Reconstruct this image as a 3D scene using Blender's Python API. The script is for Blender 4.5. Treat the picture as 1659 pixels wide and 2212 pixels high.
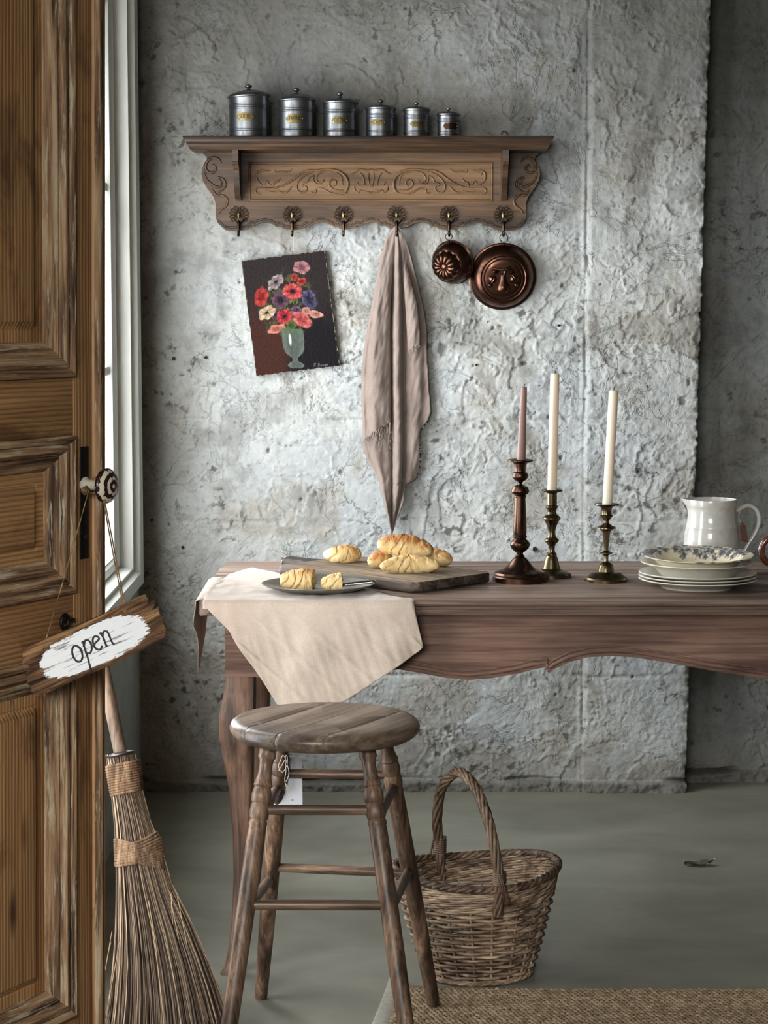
import bpy, bmesh, math, random
import numpy as np
from mathutils import Vector, Matrix

random.seed(7)
sc = bpy.context.scene
for _o in list(bpy.data.objects):
    bpy.data.objects.remove(_o)
COL = sc.collection

# ------------------------------------------------------------------ camera
F = 4680.0                      # focal length in pixels of the 1659 x 2212 frame
PITCH = math.radians(5.69)
EYE = 1.38
cam_d = bpy.data.cameras.new('camera')
cam_d.sensor_fit = 'VERTICAL'
cam_d.sensor_height = 36.0
cam_d.sensor_width = 27.0
cam_d.lens = 36.0 * F / 2212.0
cam_d.clip_end = 60
cam = bpy.data.objects.new('camera', cam_d)
cam.location = (0, 0, EYE)
cam.rotation_euler = (math.radians(90) - PITCH, 0, 0)
COL.objects.link(cam)
sc.camera = cam

# ------------------------------------------------------------------ world, lights, exposure
sc.view_settings.view_transform = 'Standard'
sc.view_settings.look = 'None'
sc.view_settings.gamma = 1.0
sc.view_settings.use_curve_mapping = False
sc.view_settings.exposure = -0.15

sc.cycles.max_bounces = 6
sc.cycles.diffuse_bounces = 3
sc.cycles.glossy_bounces = 3
sc.cycles.transmission_bounces = 4
sc.cycles.transparent_max_bounces = 8
sc.cycles.caustics_reflective = False
sc.cycles.caustics_refractive = False

world = bpy.data.worlds.new('overcast_sky')
sc.world = world
world.use_nodes = True
_bg = world.node_tree.nodes['Background']
_bg.inputs['Color'].default_value = (0.80, 0.90, 1.0, 1)
_bg.inputs['Strength'].default_value = 2.0
world.cycles.sampling_method = 'NONE'


def area(name, loc, rot, sx, sy, power, color):
    d = bpy.data.lights.new(name, 'AREA')
    d.shape = 'RECTANGLE'
    d.size = sx
    d.size_y = sy
    d.energy = power
    d.color = color
    o = bpy.data.objects.new(name, d)
    o.location = loc
    o.rotation_euler = rot
    COL.objects.link(o)
    return o


HP = math.pi / 2
# daylight entering by the window in the left wall, the doorway behind the open door,
# the tall shop window behind the camera
area('window_daylight', (-0.80, 5.05, 1.28), (0, -HP, 0), 1.35, 1.10, 80, (0.95, 0.975, 1.0))
area('doorway_daylight', (-0.95, 3.50, 1.15), (0, -HP, 0), 2.0, 1.0, 58, (0.95, 0.975, 1.0))
area('shop_window_daylight', (-1.00, -1.36, 2.25), (HP, 0, 0), 1.7, 1.4, 235, (1.0, 0.975, 0.94))


# ------------------------------------------------------------------ pixel rays (1659 x 2212 frame)
CP, SP = math.cos(PITCH), math.sin(PITCH)


def ray(u, v):
    a = (u - 829.5) / F
    b = (1106 - v) / F
    return Vector((a, CP + b * SP, -SP + b * CP))


def atY(u, v, Y):
    d = ray(u, v)
    return Vector((0, 0, EYE)) + d * (Y / d.y)


def atZ(u, v, Z):
    d = ray(u, v)
    return Vector((0, 0, EYE)) + d * ((Z - EYE) / d.z)


# ------------------------------------------------------------------ geometry helpers
ORG = {}


class G:
    """collects vertices and faces, then links them as ONE mesh object"""

    def __init__(self):
        self.v, self.f, self.c = [], [], None

    def add(self, vs, fs):
        n = len(self.v)
        self.v += [tuple(p) for p in vs]
        self.f += [tuple(i + n for i in f) for f in fs]
        return self

    def box(self, x0, x1, y0, y1, z0, z1, m=None):
        vs = [Vector((x, y, z)) for z in (z0, z1) for y in (y0, y1) for x in (x0, x1)]
        if m:
            vs = [m @ p for p in vs]
        return self.add(vs, [(0, 2, 3, 1), (4, 5, 7, 6), (0, 1, 5, 4), (2, 6, 7, 3), (0, 4, 6, 2), (1, 3, 7, 5)])

    def bbox(self, x0, x1, y0, y1, z0, z1, bev=0.002, seg=2, m=None):
        bm = bmesh.new()
        bmesh.ops.create_cube(bm, size=1)
        for p in bm.verts:
            p.co = Vector(((x0 + x1) / 2 + p.co.x * (x1 - x0), (y0 + y1) / 2 + p.co.y * (y1 - y0),
                           (z0 + z1) / 2 + p.co.z * (z1 - z0)))
        bmesh.ops.bevel(bm, geom=list(bm.edges), offset=bev, segments=seg, affect='EDGES', profile=0.5)
        if m:
            bm.transform(m)
        bm.verts.index_update()
        self.add([p.co.copy() for p in bm.verts], [[q.index for q in f.verts] for f in bm.faces])
        bm.free()
        return self

    def lathe(self, prof, c=(0, 0, 0), n=48, m=None, mod=None):
        """prof: (radius, height) from bottom to top"""
        vs, fs = [], []
        c = Vector(c)
        for (r, h) in prof:
            for k in range(n):
                a = 2 * math.pi * k / n
                rr = r * (mod(a, r, h) if mod else 1)
                p = Vector((rr * math.cos(a), rr * math.sin(a), h))
                vs.append((m @ p if m else p) + c)
        for i in range(len(prof) - 1):
            for k in range(n):
                k2 = (k + 1) % n
                fs.append((i * n + k, i * n + k2, (i + 1) * n + k2, (i + 1) * n + k))
        if prof[0][0] > 1e-6:
            fs.append(tuple(range(n - 1, -1, -1)))
        if prof[-1][0] > 1e-6:
            b = (len(prof) - 1) * n
            fs.append(tuple(b + k for k in range(n)))
        return self.add(vs, fs)

    def tube(self, pts, r, n=8, closed=False, flat=None, cap=True):
        """round sweep along a polyline; r number or list; flat = (axis vector, factor)"""
        pts = [Vector(p) for p in pts]
        N = len(pts)
        rs = r if isinstance(r, (list, tuple)) else [r] * N
        T = []
        for i in range(N):
            if closed:
                d = pts[(i + 1) % N] - pts[i - 1]
            else:
                d = pts[min(i + 1, N - 1)] - pts[max(i - 1, 0)]
            T.append(d.normalized() if d.length > 1e-9 else Vector((0, 0, 1)))
        up = Vector((0, 0, 1)) if abs(T[0].z) < 0.9 else Vector((1, 0, 0))
        nrm = (up - T[0] * up.dot(T[0])).normalized()
        vs, fs = [], []
        for i in range(N):
            nrm = nrm - T[i] * nrm.dot(T[i])
            if nrm.length < 1e-6:
                nrm = T[i].orthogonal()
            nrm.normalize()
            bn = T[i].cross(nrm)
            for k in range(n):
                a = 2 * math.pi * k / n
                off = (nrm * math.cos(a) + bn * math.sin(a)) * rs[i]
                if flat:
                    ax, fac = flat
                    off = off - ax * off.dot(ax) * (1 - fac)
                vs.append(pts[i] + off)
        M = N if closed else N - 1
        for i in range(M):
            j = (i + 1) % N
            for k in range(n):
                k2 = (k + 1) % n
                fs.append((i * n + k, i * n + k2, j * n + k2, j * n + k))
        if not closed and cap:
            fs.append(tuple(range(n - 1, -1, -1)))
            fs.append(tuple((N - 1) * n + k for k in range(n)))
        return self.add(vs, fs)

    def prism(self, outline, d0, d1, axis='y', m=None):
        """extrude a closed 2D outline; axis y: outline is (x,z); axis z: (x,y); axis x: (y,z)"""
        def pt(p, d):
            if axis == 'y':
                q = Vector((p[0], d, p[1]))
            elif axis == 'z':
                q = Vector((p[0], p[1], d))
            else:
                q = Vector((d, p[0], p[1]))
            return m @ q if m else q
        n = len(outline)
        vs = [pt(p, d0) for p in outline] + [pt(p, d1) for p in outline]
        fs = [tuple(range(n)), tuple(range(2 * n - 1, n - 1, -1))]
        for k in range(n):
            k2 = (k + 1) % n
            fs.append((k, k + n, k2 + n, k2))
        return self.add(vs, fs)

    def grid(self, P, nu, nv, closed_u=False):
        """P[j][i] points, nv rows, nu columns"""
        vs = [P[j][i] for j in range(nv) for i in range(nu)]
        fs = []
        for j in range(nv - 1):
            for i in range(nu if closed_u else nu - 1):
                i2 = (i + 1) % nu
                fs.append((j * nu + i, j * nu + i2, (j + 1) * nu + i2, (j + 1) * nu + i))
        return self.add(vs, fs)

    def frame(self, a0, a1, b0, b1, prof, fill=False, m=None, sb=1.0):
        """picture-frame sweep in local x (a) / z (b) plane; prof: (inset, y height)"""
        vs, fs = [], []
        for (d, h) in prof:
            for (a, b) in ((a0 + d, b0 + d * sb), (a1 - d, b0 + d * sb), (a1 - d, b1 - d * sb), (a0 + d, b1 - d * sb)):
                p = Vector((a, h, b))
                vs.append(m @ p if m else p)
        for i in range(len(prof) - 1):
            for k in range(4):
                k2 = (k + 1) % 4
                fs.append((i * 4 + k, i * 4 + k2, (i + 1) * 4 + k2, (i + 1) * 4 + k))
        if fill:
            b = (len(prof) - 1) * 4
            fs.append((b, b + 1, b + 2, b + 3))
        return self.add(vs, fs)

    def mesh(self, name, mat, org=Vector((0, 0, 0)), smooth=40, cols=None):
        me = bpy.data.meshes.new(name)
        me.from_pydata([(p[0] - org[0], p[1] - org[1], p[2] - org[2]) for p in self.v], [], self.f)
        me.validate()
        bm = bmesh.new()
        bm.from_mesh(me)
        bmesh.ops.recalc_face_normals(bm, faces=bm.faces)
        bm.to_mesh(me)
        bm.free()
        if smooth:
            me.polygons.foreach_set('use_smooth', [True] * len(me.polygons))
            me.set_sharp_from_angle(angle=math.radians(smooth))
        if cols is not None:
            at = me.color_attributes.new('Col', 'FLOAT_COLOR', 'POINT')
            arr = np.ones((len(me.vertices), 4), dtype=np.float32)
            arr[:, :3] = np.asarray(cols, dtype=np.float32)
            at.data.foreach_set('color', arr.ravel())
        me.materials.append(mat)
        return me

    def part(self, name, mat, parent, smooth=40, cols=None, label=None, kind=None, local=False):
        org = Vector((0, 0, 0)) if local else ORG[parent.name]
        o = bpy.data.objects.new(name, self.mesh(name, mat, org, smooth, cols))
        COL.objects.link(o)
        o.parent = parent
        ORG[o.name] = ORG.get(parent.name, Vector((0, 0, 0)))
        if label:
            o['label'] = label
        if kind:
            o['kind'] = kind
        return o

    def top(self, name, mat, org, label=None, cat=None, group=None, kind=None, smooth=40, cols=None):
        org = Vector(org)
        o = bpy.data.objects.new(name, self.mesh(name, mat, org, smooth, cols))
        o.location = org
        COL.objects.link(o)
        ORG[o.name] = org
        tag(o, label, cat, group, kind)
        return o


def tag(o, label=None, cat=None, group=None, kind=None):
    if label:
        o['label'] = label
    if cat:
        o['category'] = cat
    if group:
        o['group'] = group
    if kind:
        o['kind'] = kind
    return o


def thing(name, loc, label=None, cat=None, group=None, kind=None, rot=(0, 0, 0)):
    o = bpy.data.objects.new(name, None)
    o.empty_display_size = 0.05
    o.location = Vector(loc)
    o.rotation_euler = rot
    COL.objects.link(o)
    ORG[o.name] = Vector(loc)
    return tag(o, label, cat, group, kind)


def copy_tree(o, parent=None):
    c = o.copy()
    COL.objects.link(c)
    c.parent = parent
    ORG[c.name] = ORG.get(o.name, Vector((0, 0, 0)))
    for ch in list(o.children):
        copy_tree(ch, c)
    return c


def catmull(pts, per=6, closed=False):
    pts = [Vector(p) for p in pts]
    out = []
    n = len(pts)
    rng = n if closed else n - 1
    for i in range(rng):
        p0 = pts[i - 1] if (closed or i > 0) else pts[i] * 2 - pts[i + 1]
        p1 = pts[i]
        p2 = pts[(i + 1) % n]
        p3 = pts[(i + 2) % n] if (closed or i + 2 < n) else p2 * 2 - p1
        for k in range(per):
            t = k / per
            out.append(0.5 * ((2 * p1) + (p2 - p0) * t + (2 * p0 - 5 * p1 + 4 * p2 - p3) * t * t
                              + (3 * p1 - p0 - 3 * p2 + p3) * t ** 3))
    if not closed:
        out.append(pts[-1])
    return out


def lerp_table(tab, x):
    """piecewise linear over rows (key, values...)"""
    if x <= tab[0][0]:
        return tab[0][1:]
    for a, b in zip(tab, tab[1:]):
        if x <= b[0]:
            t = (x - a[0]) / (b[0] - a[0])
            return tuple(p + (q - p) * t for p, q in zip(a[1:], b[1:]))
    return tab[-1][1:]


# ------------------------------------------------------------------ numpy noise
_rs = np.random.RandomState(3)
_perm = np.concatenate([_rs.permutation(512)] * 3)
_ang = _rs.rand(512) * 2 * np.pi
_gx, _gy = np.cos(_ang), np.sin(_ang)


def gnoise(x, y, seed=0):
    x = np.asarray(x, dtype=np.float64) + seed * 17.13
    y = np.asarray(y, dtype=np.float64) + seed * 9.71
    xi = np.floor(x).astype(np.int64)
    yi = np.floor(y).astype(np.int64)
    xf, yf = x - xi, y - yi
    u = xf * xf * xf * (xf * (xf * 6 - 15) + 10)
    w = yf * yf * yf * (yf * (yf * 6 - 15) + 10)

    def g(ix, iy, dx, dy):
        h = _perm[(_perm[ix & 511] + iy) & 511]
        return _gx[h] * dx + _gy[h] * dy
    a = g(xi, yi, xf, yf)
    b = g(xi + 1, yi, xf - 1, yf)
    c = g(xi, yi + 1, xf, yf - 1)
    d = g(xi + 1, yi + 1, xf - 1, yf - 1)
    return (a + (b - a) * u) + ((c + (d - c) * u) - (a + (b - a) * u)) * w


def fbm(x, y, octv=4, seed=0, gain=0.5):
    s, amp, f = 0, 1.0, 1.0
    for i in range(octv):
        s = s + amp * gnoise(x * f, y * f, seed + i * 3)
        amp *= gain
        f *= 2.03
    return s


def sstep(a, b, x):
    t = np.clip((x - a) / (b - a), 0, 1)
    return t * t * (3 - 2 * t)


def lin(c):
    """sRGB 0..255 -> linear tuple"""
    out = []
    for x in c[:3]:
        x = x / 255.0
        out.append(x / 12.92 if x <= 0.04045 else ((x + 0.055) / 1.055) ** 2.4)
    return tuple(out)


def linA(c):
    return np.array(lin(c))


# ------------------------------------------------------------------ material helpers
class NT:
    def __init__(self, name):
        self.m = bpy.data.materials.new(name)
        self.m.use_nodes = True
        self.t = self.m.node_tree
        self.b = self.t.nodes['Principled BSDF']

    def n(self, typ, **kw):
        nd = self.t.nodes.new(typ)
        for k, v in kw.items():
            setattr(nd, k, v)
        return nd

    def link(self, a, b):
        self.t.links.new(a, b)

    def _in(self, sock, v):
        if v is None:
            return
        if hasattr(v, 'is_linked') or isinstance(v, bpy.types.NodeSocket):
            self.link(v, sock)
        elif isinstance(v, (tuple, list)):
            sock.default_value = tuple(v) + (1,) * (4 - len(v)) if sock.type == 'RGBA' else tuple(v)
        else:
            sock.default_value = v

    def coord(self, scale=(1, 1, 1), kind='Object', loc=(0, 0, 0), rot=(0, 0, 0)):
        tc = self.n('ShaderNodeTexCoord')
        mp = self.n('ShaderNodeMapping')
        self.link(tc.outputs[kind], mp.inputs['Vector'])
        mp.inputs['Scale'].default_value = scale
        mp.inputs['Location'].default_value = loc
        mp.inputs['Rotation'].default_value = rot
        return mp.outputs['Vector']

    def noise(self, vec, scale=5, detail=4, rough=0.5, dist=0.0):
        nd = self.n('ShaderNodeTexNoise')
        self._in(nd.inputs['Vector'], vec)
        nd.inputs['Scale'].default_value = scale
        nd.inputs['Detail'].default_value = detail
        nd.inputs['Roughness'].default_value = rough
        nd.inputs['Distortion'].default_value = dist
        return nd.outputs['Fac']

    def wave(self, vec, scale=5, dist=2, detail=3, dscale=1, dirn='X', drough=0.6):
        nd = self.n('ShaderNodeTexWave', wave_type='BANDS', bands_direction=dirn)
        self._in(nd.inputs['Vector'], vec)
        nd.inputs['Scale'].default_value = scale
        nd.inputs['Distortion'].default_value = dist
        nd.inputs['Detail'].default_value = detail
        nd.inputs['Detail Scale'].default_value = dscale
        nd.inputs['Detail Roughness'].default_value = drough
        return nd.outputs['Fac']

    def voro(self, vec, scale=5, feature='F1', rnd=1.0):
        nd = self.n('ShaderNodeTexVoronoi', feature=feature)
        self._in(nd.inputs['Vector'], vec)
        nd.inputs['Scale'].default_value = scale
        nd.inputs['Randomness'].default_value = rnd
        return nd.outputs['Distance']

    def ramp(self, fac, stops, interp='LINEAR'):
        nd = self.n('ShaderNodeValToRGB')
        cr = nd.color_ramp
        cr.interpolation = interp
        while len(cr.elements) < len(stops):
            cr.elements.new(0.5)
        for e, (p, c) in zip(cr.elements, stops):
            e.position = p
            e.color = (c, c, c, 1) if isinstance(c, (int, float)) else tuple(c) + (1,)
        self._in(nd.inputs['Fac'], fac)
        return nd.outputs['Color']

    def mix(self, fac, a, b, blend='MIX'):
        nd = self.n('ShaderNodeMix', data_type='RGBA', blend_type=blend)
        self._in(nd.inputs[0], fac)
        self._in(nd.inputs[6], a)
        self._in(nd.inputs[7], b)
        return nd.outputs[2]

    def math(self, op, a, b=None):
        nd = self.n('ShaderNodeMath', operation=op)
        self._in(nd.inputs[0], a)
        self._in(nd.inputs[1], b)
        return nd.outputs[0]

    def sep(self, vec):
        nd = self.n('ShaderNodeSeparateXYZ')
        self.link(vec, nd.inputs[0])
        return nd.outputs

    def bump(self, h, strength=0.3, dist=0.002, nrm=None):
        nd = self.n('ShaderNodeBump')
        nd.inputs['Strength'].default_value = strength
        nd.inputs['Distance'].default_value = dist
        self._in(nd.inputs['Height'], h)
        self._in(nd.inputs['Normal'], nrm)
        return nd.outputs['Normal']

    def attr(self, name='Col'):
        nd = self.n('ShaderNodeAttribute', attribute_name=name)
        return nd.outputs['Color']

    def set(self, base=None, rough=None, metal=None, normal=None, spec=None, sheen=None, sss=None, coat=None):
        b = self.b
        self._in(b.inputs['Base Color'], base)
        self._in(b.inputs['Roughness'], rough)
        self._in(b.inputs['Metallic'], metal)
        self._in(b.inputs['Normal'], normal)
        self._in(b.inputs['Specular IOR Level'], spec)
        self._in(b.inputs['Sheen Weight'], sheen)
        self._in(b.inputs['Subsurface Weight'], sss)
        self._in(b.inputs['Coat Weight'], coat)
        return self.m


def wood(name, dark, mid, light, axis=2, s=1.0, rough=0.55, bump=0.35, spec=0.3, fiber=0.55, blotch=0.35, lines=0.0,
         line_scale=60):
    """weathered wood, grain along the local axis"""
    k = NT(name)

    def sc3(across, along):
        v = [across * s] * 3
        v[axis] = along * s
        return tuple(v)
    a = k.noise(k.coord(sc3(1, 0.06)), 24, 6, 0.62, 0.5)
    f = k.noise(k.coord(sc3(1, 0.03)), 150, 4, 0.6, 0.3)
    bl = k.noise(k.coord(sc3(1, 0.5)), 5, 4, 0.6, 0.4)
    col = k.ramp(a, [(0.34, lin(dark)), (0.5, lin(mid)), (0.66, lin(light))])
    col = k.mix(fiber, col, k.ramp(f, [(0.36, 0.22), (0.5, 0.9), (0.62, 1.25)]), 'MULTIPLY')
    col = k.mix(blotch, col, k.ramp(bl, [(0.36, 0.30), (0.52, 1.0), (0.66, 1.35)]), 'MULTIPLY')
    h = f
    if lines > 0:
        dirn = 'Z' if axis != 2 else 'X'
        w = k.wave(k.coord(sc3(1, 0.05)), line_scale, 5.0, 3, 0.35, dirn)
        col = k.mix(lines, col, k.ramp(w, [(0.0, 0.35), (0.35, 0.9), (1.0, 1.1)]), 'MULTIPLY')
        h = k.math('ADD', f, k.math('MULTIPLY', w, 0.6))
    return k.set(base=col, rough=k.ramp(bl, [(0.3, rough + 0.12), (0.7, rough - 0.1)]),
                 normal=k.bump(h, bump, 0.0015), spec=spec)


def plain(name, col, rough=0.5, metal=0.0, spec=0.5, var=0.25, scale=25, bump=0.1, bdist=0.001, sheen=None, coat=None):
    k = NT(name)
    n1 = k.noise(k.coord(), scale, 4, 0.6)
    base = k.mix(var, lin(col), k.ramp(n1, [(0.3, tuple(x * 0.35 for x in lin(col))), (0.7, tuple(min(1, x * 1.4) for x in lin(col)))]))
    return k.set(base=base, rough=k.ramp(n1, [(0.3, min(1, rough + 0.1)), (0.7, max(0.02, rough - 0.08))]), metal=metal, spec=spec,
                 normal=k.bump(n1, bump, bdist), sheen=sheen, coat=coat)

# ================================================================== THE SETTING
XL = -0.680          # room face of the left wall
YB = 5.97            # plaster face of the back wall
ZC = 3.2

# ---- back wall: one plaster height field with a pier and a recessed bay
def build_plaster():
    step = 0.0036
    xs = np.arange(XL - 0.03, 1.26, step)
    zs = np.arange(-0.01, 2.34, step)
    X, Z = np.meshgrid(xs, zs)
    wx = fbm(X * 3.1, Z * 3.1, 3, 1) * 0.10
    wz = fbm(X * 3.1, Z * 3.1, 3, 5) * 0.10
    U, W = X + wx, Z + wz
    h = fbm(X * 2.0, Z * 2.0, 3, 11) * 0.012
    tone = np.zeros_like(X)
    low = fbm(X * 1.6, Z * 1.6, 3, 40)                      # where the coats have broken up
    for (f, K, st, sd, lo, dec) in ((2.6, 3.4, 0.0062, 21, -0.18, 0.30), (5.2, 2.6, 0.0046, 25, -0.10, 0.22), (5.9, 2.4, 0.0042, 33, -0.08, 0.22),
                                    (10.5, 2.0, 0.0020, 29, 0.02, 0.25), (17.0, 1.6, 0.0011, 37, 0.06, 0.3)):
        n = fbm(U * f, W * f * 1.1, 6, sd, 0.50) * K + 0.04 * fbm(X * 55, Z * 55, 2, sd + 1)
        fl = np.floor(n)
        fr = n - fl
        amp = sstep(lo, lo + 0.42, fbm(X * (2 + f * 0.45), Z * (2 + f * 0.45), 3, sd + 50) + 0.35 * low)
        lipd = np.exp(-fr / dec) - 0.35 * np.exp(-(1 - fr) / 0.05)      # broken edge of a coat, dying away behind the edge
        h += 0.85 * st * lipd * amp
        tone += 0.45 * (((fl * 7 + sd) % 5) / 4 - 0.5) * sstep(lo - .1, lo + 0.3, low + amp * .3)
    # cracks
    cr = np.abs(fbm(U * 2.6 + 4, W * 2.6, 6, 71, 0.55))
    crm = sstep(0.012, 0.0, cr) * sstep(-0.05, 0.2, fbm(X * 3, Z * 3, 2, 77))
    h -= 0.0045 * crm
    cr2 = np.abs(fbm(U * 4.6 + 2, W * 4.6, 6, 81, 0.55))
    crm2 = sstep(0.014, 0.0, cr2) * sstep(0.0, 0.2, fbm(X * 4, Z * 4, 2, 87))
    h -= 0.0035 * crm2
    # courses of the masonry showing through
    for zc, amp in ((0.33, .004), (0.76, .003), (1.04, .005), (1.215, .004), (1.62, .003), (1.95, .003)):
        zz = zc + 0.008 * fbm(X * 4, X * 0 + zc * 9, 3, 91)
        h -= amp * np.exp(-((Z - zz) / 0.006) ** 2) * sstep(-0.15, 0.2, fbm(X * 3, Z * 1.5 + zc * 5, 2, 95))
    # grit
    h += 0.0013 * fbm(X * 75, Z * 75, 2, 101) + 0.0013 * fbm(X * 24, Z * 24, 3, 105)
    # chips and holes
    rs = np.random.RandomState(12)
    pits = np.zeros_like(X)
    for _ in range(95):
        px, pz = rs.uniform(XL, 1.2), rs.uniform(0.05, 2.3)
        pr = rs.uniform(0.002, 0.006) * (1 if rs.rand() < 0.9 else 2.2)
        ix0, ix1 = np.searchsorted(xs, [px - 4 * pr, px + 4 * pr])
        iz0, iz1 = np.searchsorted(zs, [pz - 4 * pr, pz + 4 * pr])
        sx, sz = X[iz0:iz1, ix0:ix1], Z[iz0:iz1, ix0:ix1]
        if sx.size == 0:
            continue
        d = np.hypot(sx - px, (sz - pz) * rs.uniform(0.6, 1.4)) / pr + 0.5 * fbm(sx * 90, sz * 90, 2, 111)
        m = sstep(1.2, 0.6, d)
        pits[iz0:iz1, ix0:ix1] = np.maximum(pits[iz0:iz1, ix0:ix1], m)
        h[iz0:iz1, ix0:ix1] -= 0.006 * m
    # pier and bay
    ex = 0.862 + 0.006 * fbm(Z * 14, Z * 0, 4, 121) + 0.02 * (Z - 1.0) * 0.9
    el = 0.556 + 0.004 * fbm(Z * 9, Z * 0 + 3, 3, 125)
    pier = (X > el) & (X < ex)
    bay = X >= ex
    h += np.where(pier, 0.022, 0)
    h += np.where(bay, -0.115, 0)
    dl = X - el
    brk = 0.25 + 0.75 * sstep(-0.2, 0.3, fbm(Z * 5, Z * 0 + 7, 3, 127))
    h += brk * (0.005 * np.exp(-((dl + 0.010) / 0.005) ** 2) - 0.006 * np.exp(-((dl - 0.002) / 0.004) ** 2))
    de = ex - X
    h -= np.where((de > 0), 0.012 * np.exp(-(de / 0.010)) * (0.6 + fbm(X * 50, Z * 50, 2, 131)), 0)
    # foot of the wall: broken edge of the plaster, then a rough mortar fillet
    zb = 0.030 + 0.010 * fbm(X * 7, X * 0, 4, 141)
    foot = sstep(0.004, -0.004, Z - zb)
    h += foot * (0.016 + 0.010 * fbm(X * 22, Z * 22, 4, 145))
    gap = np.exp(-((Z - zb - 0.003) / 0.0055) ** 2) * sstep(-0.25, 0.1, fbm(X * 3, X * 0, 3, 147))
    h -= 0.022 * gap
    # ---- colour of the coats
    pale = linA((181, 183, 179))
    blue = linA((172, 177, 178))
    warm = linA((154, 148, 136))
    grey = linA((124, 123, 117))
    dark = linA((74, 72, 66))
    t0 = sstep(-0.25, 0.35, fbm(X * 2.3, Z * 2.3, 5, 151, 0.55) + tone * 0.35)
    t1 = sstep(0.02, 0.42, fbm(U * 3.4, W * 3.4, 6, 155, 0.6) + tone * 0.3)
    t2 = sstep(0.10, 0.50, fbm(X * 5.2, Z * 5.2, 6, 159, 0.62) + tone * 0.25)
    C = pale + (blue - pale) * (t0 * 0.8)[..., None]
    C = C + (warm - C) * (t1 * 0.6)[..., None]
    C = C + (grey - C) * (t2 * 0.5)[..., None]
    # bare, grubbier render high up, in the bay and along the foot, plus painted shade
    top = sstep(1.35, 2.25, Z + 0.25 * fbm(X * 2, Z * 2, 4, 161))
    C = C + (linA((94, 93, 87)) - C) * (top * 0.88)[..., None]  # greyer render, with the falloff of light towards the top painted in
    cor = sstep(-0.40, -0.66, X + 0.10 * fbm(X * 3, Z * 3, 4, 165))  # shade of the left corner, put into the colour
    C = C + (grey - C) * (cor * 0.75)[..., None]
    C = np.where(bay[..., None], C * 0.45 + linA((84, 86, 80)) * 0.35, C)  # dirtier bay plaster, its shade painted in as well
    C = np.where(pier[..., None], C * 0.93 + linA((150, 146, 136)) * 0.05, C)
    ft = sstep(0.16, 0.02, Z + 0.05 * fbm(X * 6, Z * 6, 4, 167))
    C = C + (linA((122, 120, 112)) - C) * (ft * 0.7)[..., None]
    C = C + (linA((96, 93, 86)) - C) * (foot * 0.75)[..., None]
    sp = sstep(0.30, 0.46, fbm(X * 30, Z * 30, 4, 171, 0.6)) * sstep(0.05, 0.35, fbm(X * 4, Z * 4, 3, 175))
    C = C + (dark - C) * (np.clip(sp * 0.85 + pits * 0.6 + crm * 0.55 + crm2 * 0.4, 0, 1))[..., None]
    C = C + (dark * 0.5 - C) * (gap * 0.9)[..., None]
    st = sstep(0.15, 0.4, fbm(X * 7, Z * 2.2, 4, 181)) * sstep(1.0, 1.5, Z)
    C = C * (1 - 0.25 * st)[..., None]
    nz, nx = X.shape
    V = np.stack([X, YB - h, Z], -1).reshape(-1, 3)
    idx = np.arange(nz * nx).reshape(nz, nx)
    Fq = np.stack([idx[:-1, :-1], idx[:-1, 1:], idx[1:, 1:], idx[1:, :-1]], -1).reshape(-1, 4)
    me = bpy.data.meshes.new('wall_back')
    me.vertices.add(len(V))
    me.vertices.foreach_set('co', V.ravel())
    me.loops.add(len(Fq) * 4)
    me.loops.foreach_set('vertex_index', Fq.ravel().astype(np.int32))
    me.polygons.add(len(Fq))
    me.polygons.foreach_set('loop_start', np.arange(0, len(Fq) * 4, 4, dtype=np.int32))
    me.polygons.foreach_set('use_smooth', np.ones(len(Fq), dtype=bool))
    me.update(calc_edges=True)
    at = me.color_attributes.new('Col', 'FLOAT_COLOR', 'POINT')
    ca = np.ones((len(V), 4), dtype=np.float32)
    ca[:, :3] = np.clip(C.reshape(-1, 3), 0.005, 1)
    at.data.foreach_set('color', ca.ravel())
    return me


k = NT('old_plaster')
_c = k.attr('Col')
_n = k.noise(k.coord(), 130, 5, 0.65)
_n2 = k.noise(k.coord(), 38, 6, 0.65, 0.6)
_c = k.mix(0.5, _c, k.ramp(_n2, [(0.3, 0.62), (0.5, 0.98), (0.75, 1.12)]), 'MULTIPLY')
_c = k.mix(0.4, _c, k.ramp(_n, [(0.3, 0.72), (0.6, 1.0), (0.8, 1.1)]), 'MULTIPLY')
# broken coats and hairline cracks finer than the mesh
_mk = k.ramp(k.noise(k.coord(loc=(3, 0, 1)), 3.2, 4, 0.6), [(0.40, 0.15), (0.60, 1.0)])
_mk2 = k.ramp(k.noise(k.coord(loc=(7, 0, 4)), 4.1, 4, 0.6), [(0.42, 0.0), (0.58, 1.0)])
_nrm = None
_dark = None
for (_sc, _mul, _d, _m, _lo) in ((5.0, 5.0, 0.0050, _mk, (1, 0, 2)), (8.5, 4.0, 0.0036, _mk2, (5, 0, 3))):
    _f = k.noise(k.coord(loc=_lo), _sc, 6, 0.55, 0.7)
    _saw = k.math('FRACT', k.math('MULTIPLY', _f, _mul))
    _hh = k.math('MULTIPLY', k.math('POWER', k.math('SUBTRACT', 1.0, _saw), 2.5), _m)
    _nrm = k.bump(_hh, 0.75, _d, _nrm)
    _ed = k.math('MULTIPLY', k.ramp(_saw, [(0.955, 0.0), (0.985, 1.0)]), _m)
    _dark = _ed if _dark is None else k.math('MAXIMUM', _dark, _ed)
_ck = k.noise(k.coord(loc=(9, 0, 2)), 3.6, 6, 0.6, 1.0)
_ck = k.math('ABSOLUTE', k.math('SUBTRACT', _ck, 0.5))
_ckl = k.math('MULTIPLY', k.ramp(_ck, [(0.0015, 1.0), (0.006, 0.0)]), _mk2)
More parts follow.
